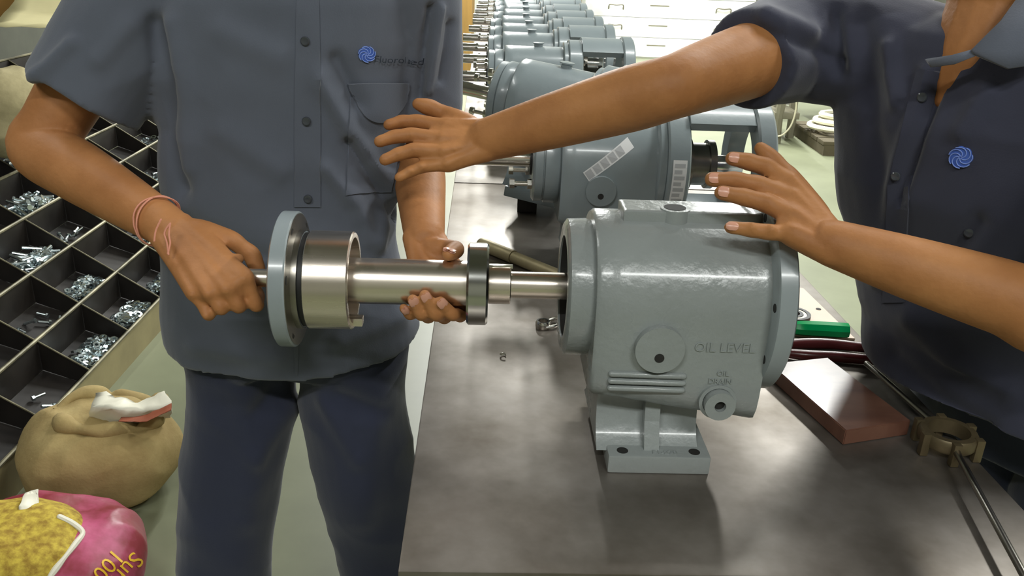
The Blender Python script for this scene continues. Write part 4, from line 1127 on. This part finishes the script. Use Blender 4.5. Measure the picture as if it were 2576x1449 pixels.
jc = Vector((-1.085, 1.955, 0))
jt = thing('jute_sack', jc, 'squat beige jute sack with crumpled white plastic sticking out on top', 'sack')
jb = part('sack', lump(jc, 0.205, 0.17, 0.118, 3.1, 3.6, 0.02), JUTE, jt, angle=None, fix=False)
rimp = []
for k in range(25):
    an = 2 * math.pi * k / 24
    q = jc + Vector((0.02 + 0.135 * math.cos(an), 0.02 + 0.10 * math.sin(an), 0.222 + 0.012 * math.sin(3 * an + 1)))
    rimp.append(q + Vector((noise.noise(q * 25), noise.noise(q * 25 + Vector((4, 0, 0))), noise.noise(q * 25 + Vector((0, 7, 0))))) * 0.02)
part('rolled_mouth', tube(rimp, [0.02 + 0.008 * math.sin(k * 1.7) for k in range(25)], 10, 3), JUTE, jt, angle=None)
def crumple(rows_, amp, seed):
    nr, nc = len(rows_), len(rows_[0]); out = []
    for i in range((nr - 1) * 4 + 1):
        r = []
        for j in range((nc - 1) * 4 + 1):
            a, b = min(i // 4, nr - 2), min(j // 4, nc - 2); u, v = i / 4 - a, j / 4 - b
            p = (rows_[a][b] * (1 - v) + rows_[a][b + 1] * v) * (1 - u) + (rows_[a + 1][b] * (1 - v) + rows_[a + 1][b + 1] * v) * u
            r.append(p + Vector((noise.noise(p * 30 + Vector((seed, 0, 0))), noise.noise(p * 30 + Vector((0, seed, 5))), noise.noise(p * 30 + Vector((9, 0, seed))))) * amp)
        out.append(r)
    return out
Yj = 1.95
sheet(crumple([[onY(222, 1072, Yj), onY(290, 1075, Yj - 0.02), onY(360, 1070, Yj), onY(432, 1050, Yj)],
               [onY(228, 1020, Yj - 0.03), onY(300, 1028, Yj - 0.06), onY(360, 1035, Yj - 0.05), onY(430, 1018, Yj - 0.02)],
               [onY(240, 988, Yj + 0.02), onY(305, 1002, Yj + 0.01), onY(350, 1012, Yj + 0.01), onY(412, 985, Yj + 0.02)]], 0.012, 2.0), LINER, 'plastic_liner', jt, 0.002, Vector((0, 1, 0)), label='crumpled white plastic liner')
sheet(crumple([[onY(300, 1062, Yj - 0.10), onY(370, 1060, Yj - 0.09), onY(430, 1035, Yj - 0.05)], [onY(300, 1050, Yj - 0.06), onY(370, 1045, Yj - 0.06), onY(430, 1015, Yj - 0.03)]], 0.006, 4.0), REDB, 'torn_rim', jt, 0.004, Vector((0, 1, 0)))

pc = Vector((-1.02, 1.50, 0))
pt = thing('pink_bag', pc, 'torn pink printed plastic bag spilling yellow granules in the corner', 'bag')
pbm = lump(pc, 0.240, 0.20, 0.112, 8.3, 3.2, 0.02)
SP = Surf(pbm)
pb = part('bag', M().merge(pbm), PINK, pt, angle=None, fix=False)
gm = lump(pc + Vector((-0.030, -0.03, 0.06)), 0.165, 0.14, 0.103, 5.5, 2.4, 0.022)
part('granules', M().merge(gm), GRAIN, pt, angle=None, fix=False, kind='stuff', label='yellow granules heaped in the torn bag')
rows_ = [[onY(60, 1240, 1.55), onY(90, 1235, 1.55)], [onY(50, 1275, 1.50), onY(100, 1290, 1.52)], [onY(30, 1330, 1.46), onY(70, 1340, 1.48)], [onY(20, 1370, 1.42), onY(90, 1400, 1.42)]]
sheet(crumple(rows_, 0.010, 6.0), LINER, 'torn_flap', pt, 0.0015, Vector((0.3, 0.9, 0.2)), label='white torn inner skin')
rows_ = [[onY(140, 1262, 1.62), onY(200, 1290, 1.62), onY(250, 1312, 1.60)], [onY(130, 1285, 1.56), onY(190, 1318, 1.55), onY(215, 1325, 1.55)], [onY(150, 1310, 1.53), onY(185, 1335, 1.53), onY(200, 1345, 1.52)]]
sheet(crumple(rows_, 0.010, 7.0), LINER, 'torn_flap', pt, 0.0015, Vector((0.3, 0.9, 0.2)))
rows_ = [[onY(55, 1300, 1.50), onY(92, 1290, 1.52)], [onY(52, 1330, 1.47), onY(100, 1318, 1.48)]]
sheet(crumple(rows_, 0.006, 9.0), PINK, 'torn_flap', pt, 0.0015, Vector((0.3, 0.9, 0.2)))
eg = []
SG = Surf(gm)
for X_, Y_ in [(150, 1300), (185, 1318), (208, 1340), (190, 1368), (165, 1400), (140, 1432), (120, 1460)]:
    rr = ray(X_, Y_).normalized(); hs_ = [h[0] for h in (SP.t.ray_cast(CAM, rr), SG.t.ray_cast(CAM, rr)) if h[0] is not None]
    if hs_: eg.append(min(hs_, key=lambda q: (q - CAM).length) - rr * 0.002)
part('torn_edge', tube(eg, [0.006 + 0.002 * math.sin(3 * k) for k in range(len(eg))], 8, 5), LINER, pt, label='white torn edge of the bag')
def bag_text(body, px, py, size):
    t = text_mesh(body, size, 0.0); out = []
    for q in t.v:
        # reading direction runs down-left in the picture
        x, y = q.x * 1130, q.y * 1130
        X_, Y_ = px + (-0.66 * x + 0.75 * y), py + (0.75 * x + 0.66 * y)
        rr = ray(X_, Y_).normalized(); h = SP.t.ray_cast(CAM, rr)
        out.append((h[0] if h[0] is not None else onz(X_, Y_, 0.1)) - rr * 0.003)
    t.v = out
    part('lettering', t, YELP, pb, smooth=False, fix=False)
bag_text('Surf', 318, 1432, 0.052)
bag_text('1001', 262, 1432, 0.052)

c = RM @ Vector((-PW * 3.85, PY * 5.95, zl(4) + 0.06))
single('cloth_sack', lump(c, 0.115, 0.15, 0.17, 6.6, 3.2, 0.02), mat('pale_sack', srgb(186, 174, 134), 0.9, col2=srgb(150, 140, 104), vscale=7, bump=0.4, bscale=90), 'pale beige sack standing on the bin rack at the left edge', 'sack', angle=None)
c = RM @ Vector((-PW * 6.4, PY * 7.6, zl(6) + 0.005))
yt = thing('yellow_bottle', c, 'small bright yellow plastic bottle with side lugs on the bin rack', 'bottle')
part('bottle', tube([c + Vector((0, 0, 0.0)), c + Vector((0, 0, 0.03)), c + Vector((0, 0, 0.10)), c + Vector((0, 0, 0.12)), c + Vector((0, 0, 0.165))], [0.032, 0.036, 0.034, 0.016, 0.014], 18, 4, 'flat'), YELLOW, yt)
part('lug', tube([c + Vector((-0.055, 0, 0.095)), c + Vector((0.055, 0, 0.095))], [0.014, 0.014], 10, 2), YELLOW, yt)
# cartons and paper on the rack shelf
def carton(px, py, Y, w_, d_, h_, mt, label, name='carton', rz=0.2):
    q = onz(px, py, 1.0455); t = thing(name, (q.x, q.y, 1.0455), label, 'box', rz=rz)
    part('box', box(-w_ / 2, w_ / 2, -d_ / 2, d_ / 2, 0, h_, 0.003), mt, t, True)
    part('flap', box(-w_ / 2, w_ / 2, -d_ / 2 - 0.001, -0.004, h_ + 0.0002, h_ + 0.004), mt, t, True, smooth=False)
    part('flap', box(-w_ / 2, w_ / 2, 0.004, d_ / 2 + 0.001, h_ + 0.0002, h_ + 0.004), mt, t, True, smooth=False)
carton(5, 36, 4, 0.32, 0.30, 0.22, CARD, 'brown cardboard carton on the rack shelf at the top left corner')
q = onz(115, 62, 1.047)
ps = crumple([[q + Vector((-0.14, -0.16, 0.001)), q + Vector((0.10, -0.12, 0.002))], [q + Vector((-0.17, 0.06, 0.05)), q + Vector((0.11, 0.10, 0.04))], [q + Vector((-0.18, 0.20, 0.16)), q + Vector((0.10, 0.26, 0.15))]], 0.01, 3)
s_ = sheet(ps, PAPER, 'paper_sheet', None, 0.003, Vector((0, 1, -0.3))); setp(s_, 'cream paper sheet propped on the rack shelf beside the carton', 'paper')

# ------------------------------------------------------------------ far background
Yc = 12.3
def cabinet(xa, xb, label, n=6, dh=0.262, z0=0.02):
    t = thing('drawer_cabinet', ((xa + xb) / 2, Yc, 0), label, 'cabinet', 'white drawer cabinets')
    W = (xb - xa) / 2
    part('body', box(-W, W, 0.0, 0.6, 0, z0 + n * dh + 0.05, 0.004), WHITE, t, True)
    for k in range(n):
        za, zb = z0 + k * dh, z0 + (k + 1) * dh - 0.008
        dr = part('drawer', box(-W + 0.01, W - 0.01, -0.02, -0.0005, za, zb, 0.003), WHITE, t, True)
        for hx in ((-0.63, 0.63) if k > 0 else ()):
            hh = (zb - za) / 2 + za
            part('handle', tube([Vector((hx * W - 0.10, -0.024, hh - 0.03)), Vector((hx * W - 0.09, -0.045, hh + 0.025)), Vector((hx * W, -0.055, hh + 0.02)), Vector((hx * W + 0.09, -0.045, hh + 0.025)), Vector((hx * W + 0.10, -0.024, hh - 0.03))], [0.008] * 5, 8, 4), LEGM, dr, True)
        part('label_slot', box(-0.13 - W * 0.12, 0.13 - W * 0.12, -0.026, -0.0205, za + dh * 0.58, za + dh * 0.63), LEGM, dr, True, smooth=False)
xa, xb2 = onY(1467, 60, Yc).x, onY(1893, 70, Yc).x
cabinet(xa, xb2, 'wide white drawer cabinet behind the end of the pump row')
cabinet(xb2 + 0.06, xb2 + 2.4, 'wide white drawer cabinet behind the second worker\'s shoulder')
xr = onY(1187, 40, 9.6).x
t = thing('plywood_cupboard', (xr - 0.6, 9.6, 0), 'tall yellow-brown plywood cupboard far behind the first worker', 'cupboard')
part('carcass', box(xr - 1.2, xr, 9.6, 10.1, 0.0, 2.0, 0.004), PLY, t)
for k in (0, 1):
    dd = part('door', box(xr - 1.195 + 0.598 * k, xr - 0.603 + 0.598 * k, 9.582, 9.5995, 0.02, 1.98, 0.002), PLY, t)
    part('knob', tube([Vector((xr - 0.64 + 0.08 * k, 9.575, 1.0)), Vector((xr - 0.64 + 0.08 * k, 9.55, 1.0))], [0.012, 0.016], 10, 2), LEGM, dd)
# dark shelving seen between cupboard and pump shafts
t = thing('steel_shelf', (xr + 0.5, 11.4, 0), 'dark open steel shelf between cupboard and drawer cabinet', 'shelf')
for z in (0.05, 0.45, 0.85, 1.25): part('board', box(xr + 0.05, xa - 0.1, 11.3, 11.7, z, z + 0.03), LEGM, t, smooth=False)
for xx in (xr + 0.05, xa - 0.14):
    for yy in (11.3, 11.66): part('post', box(xx, xx + 0.04, yy, yy + 0.04, 0, 1.6), LEGM, t, smooth=False)
part('back_sheet', box(xr + 0.05, xa - 0.1, 11.701, 11.71, 0, 1.6), DPANEL, t, smooth=False)

# right: stand, wire, hose coil on a pallet, low bench
g = onz(1952, 360, 0); 
t = thing('welding_stand', (g.x, g.y, 0), 'grey steel stand with slanted legs behind the second worker', 'stand')
def px3(px, py, Y): return onY(px, py, Y)
Yg = g.y
for pts in ([(1952, 362), (1958, 300), (1972, 235)], [(1938, 320), (1946, 290), (1958, 260)], [(1992, 305), (1998, 250), (2005, 225)]):
    pv = [onY(x, y, Yg + (0 if pts[0][1] > 350 else 0.25)) for x, y in pts]
    if pts[0][1] > 350: pv[0].z = 0.0
    else: pv = [Vector((pv[0].x, pv[0].y, 0.0))] + pv
    part('leg', tube(pv, [0.035] * len(pv), 8, 3, 'flat'), LEGM, t)
part('shelf', box(g.x - 0.05, g.x + 0.15, Yg - 0.02, Yg + 0.5, 0.20, 0.25, 0.004), LEGM, t)
part('top', box(g.x - 0.02, g.x + 0.17, Yg - 0.02, Yg + 0.6, 0.62, 0.68, 0.004), STEELD, t)
part('side_sheet', box(g.x + 0.10, g.x + 0.20, Yg + 0.3, Yg + 0.31, 0.26, 0.61), WHITE, t, smooth=False)
part('cable', tube([onY(x, y, Yg - 0.04) for x, y in [(2004, 232), (2002, 275), (1990, 315), (1970, 338), (1950, 343), (1932, 336)]], [0.007] * 6, 6, 5), CREAMW, t, label='thin cream cable hanging in a loop')
pq = onz(2075, 385, 0)
t = thing('pallet', (pq.x + 0.35, pq.y + 0.3, 0), 'dark low wooden pallet on the floor under the white hose', 'pallet')
for k in range(5): part('plank', box(pq.x - 0.06, pq.x + 1.3, pq.y - 0.1 + 0.17 * k, pq.y + 0.05 + 0.17 * k, 0.08, 0.11, 0.003), PALLET, t)
for k in range(3): part('bearer', box(pq.x - 0.05 + 0.6 * k, pq.x + 0.05 + 0.6 * k, pq.y - 0.1, pq.y + 0.73, 0, 0.0795), PALLET, t, smooth=False)
hcx, hcy = pq.x + 0.29, pq.y + 0.28
hp = []
for k in range(61):
    an = 2 * math.pi * k / 20; rr = 0.36 - 0.04 * (k / 20)
    hp.append(Vector((hcx + rr * math.cos(an), hcy + rr * 0.8 * math.sin(an), 0.135 + 0.045 * (k / 20))))
single('hose_coil', tube(hp, [0.022] * 61, 8, 2), HOSE, 'coil of white hose lying on the dark pallet', 'hose')
t = thing('low_bench', (pq.x + 0.6, pq.y + 1.6, 0), 'low brown bench with a plank shelf behind the white hose', 'bench')
part('plank_top', box(pq.x - 0.1, pq.x + 1.6, pq.y + 1.35, pq.y + 1.9, 0.78, 0.84, 0.004), PALLET, t)
part('lower_plank', box(pq.x - 0.05, pq.x + 1.6, pq.y + 1.35, pq.y + 1.9, 0.40, 0.45, 0.004), BENCHE, t)
for xx in (pq.x - 0.08, pq.x + 1.5):
    for yy in (pq.y + 1.36, pq.y + 1.83): part('leg', box(xx, xx + 0.06, yy, yy + 0.06, 0, 0.7795), PALLET, t, smooth=False)
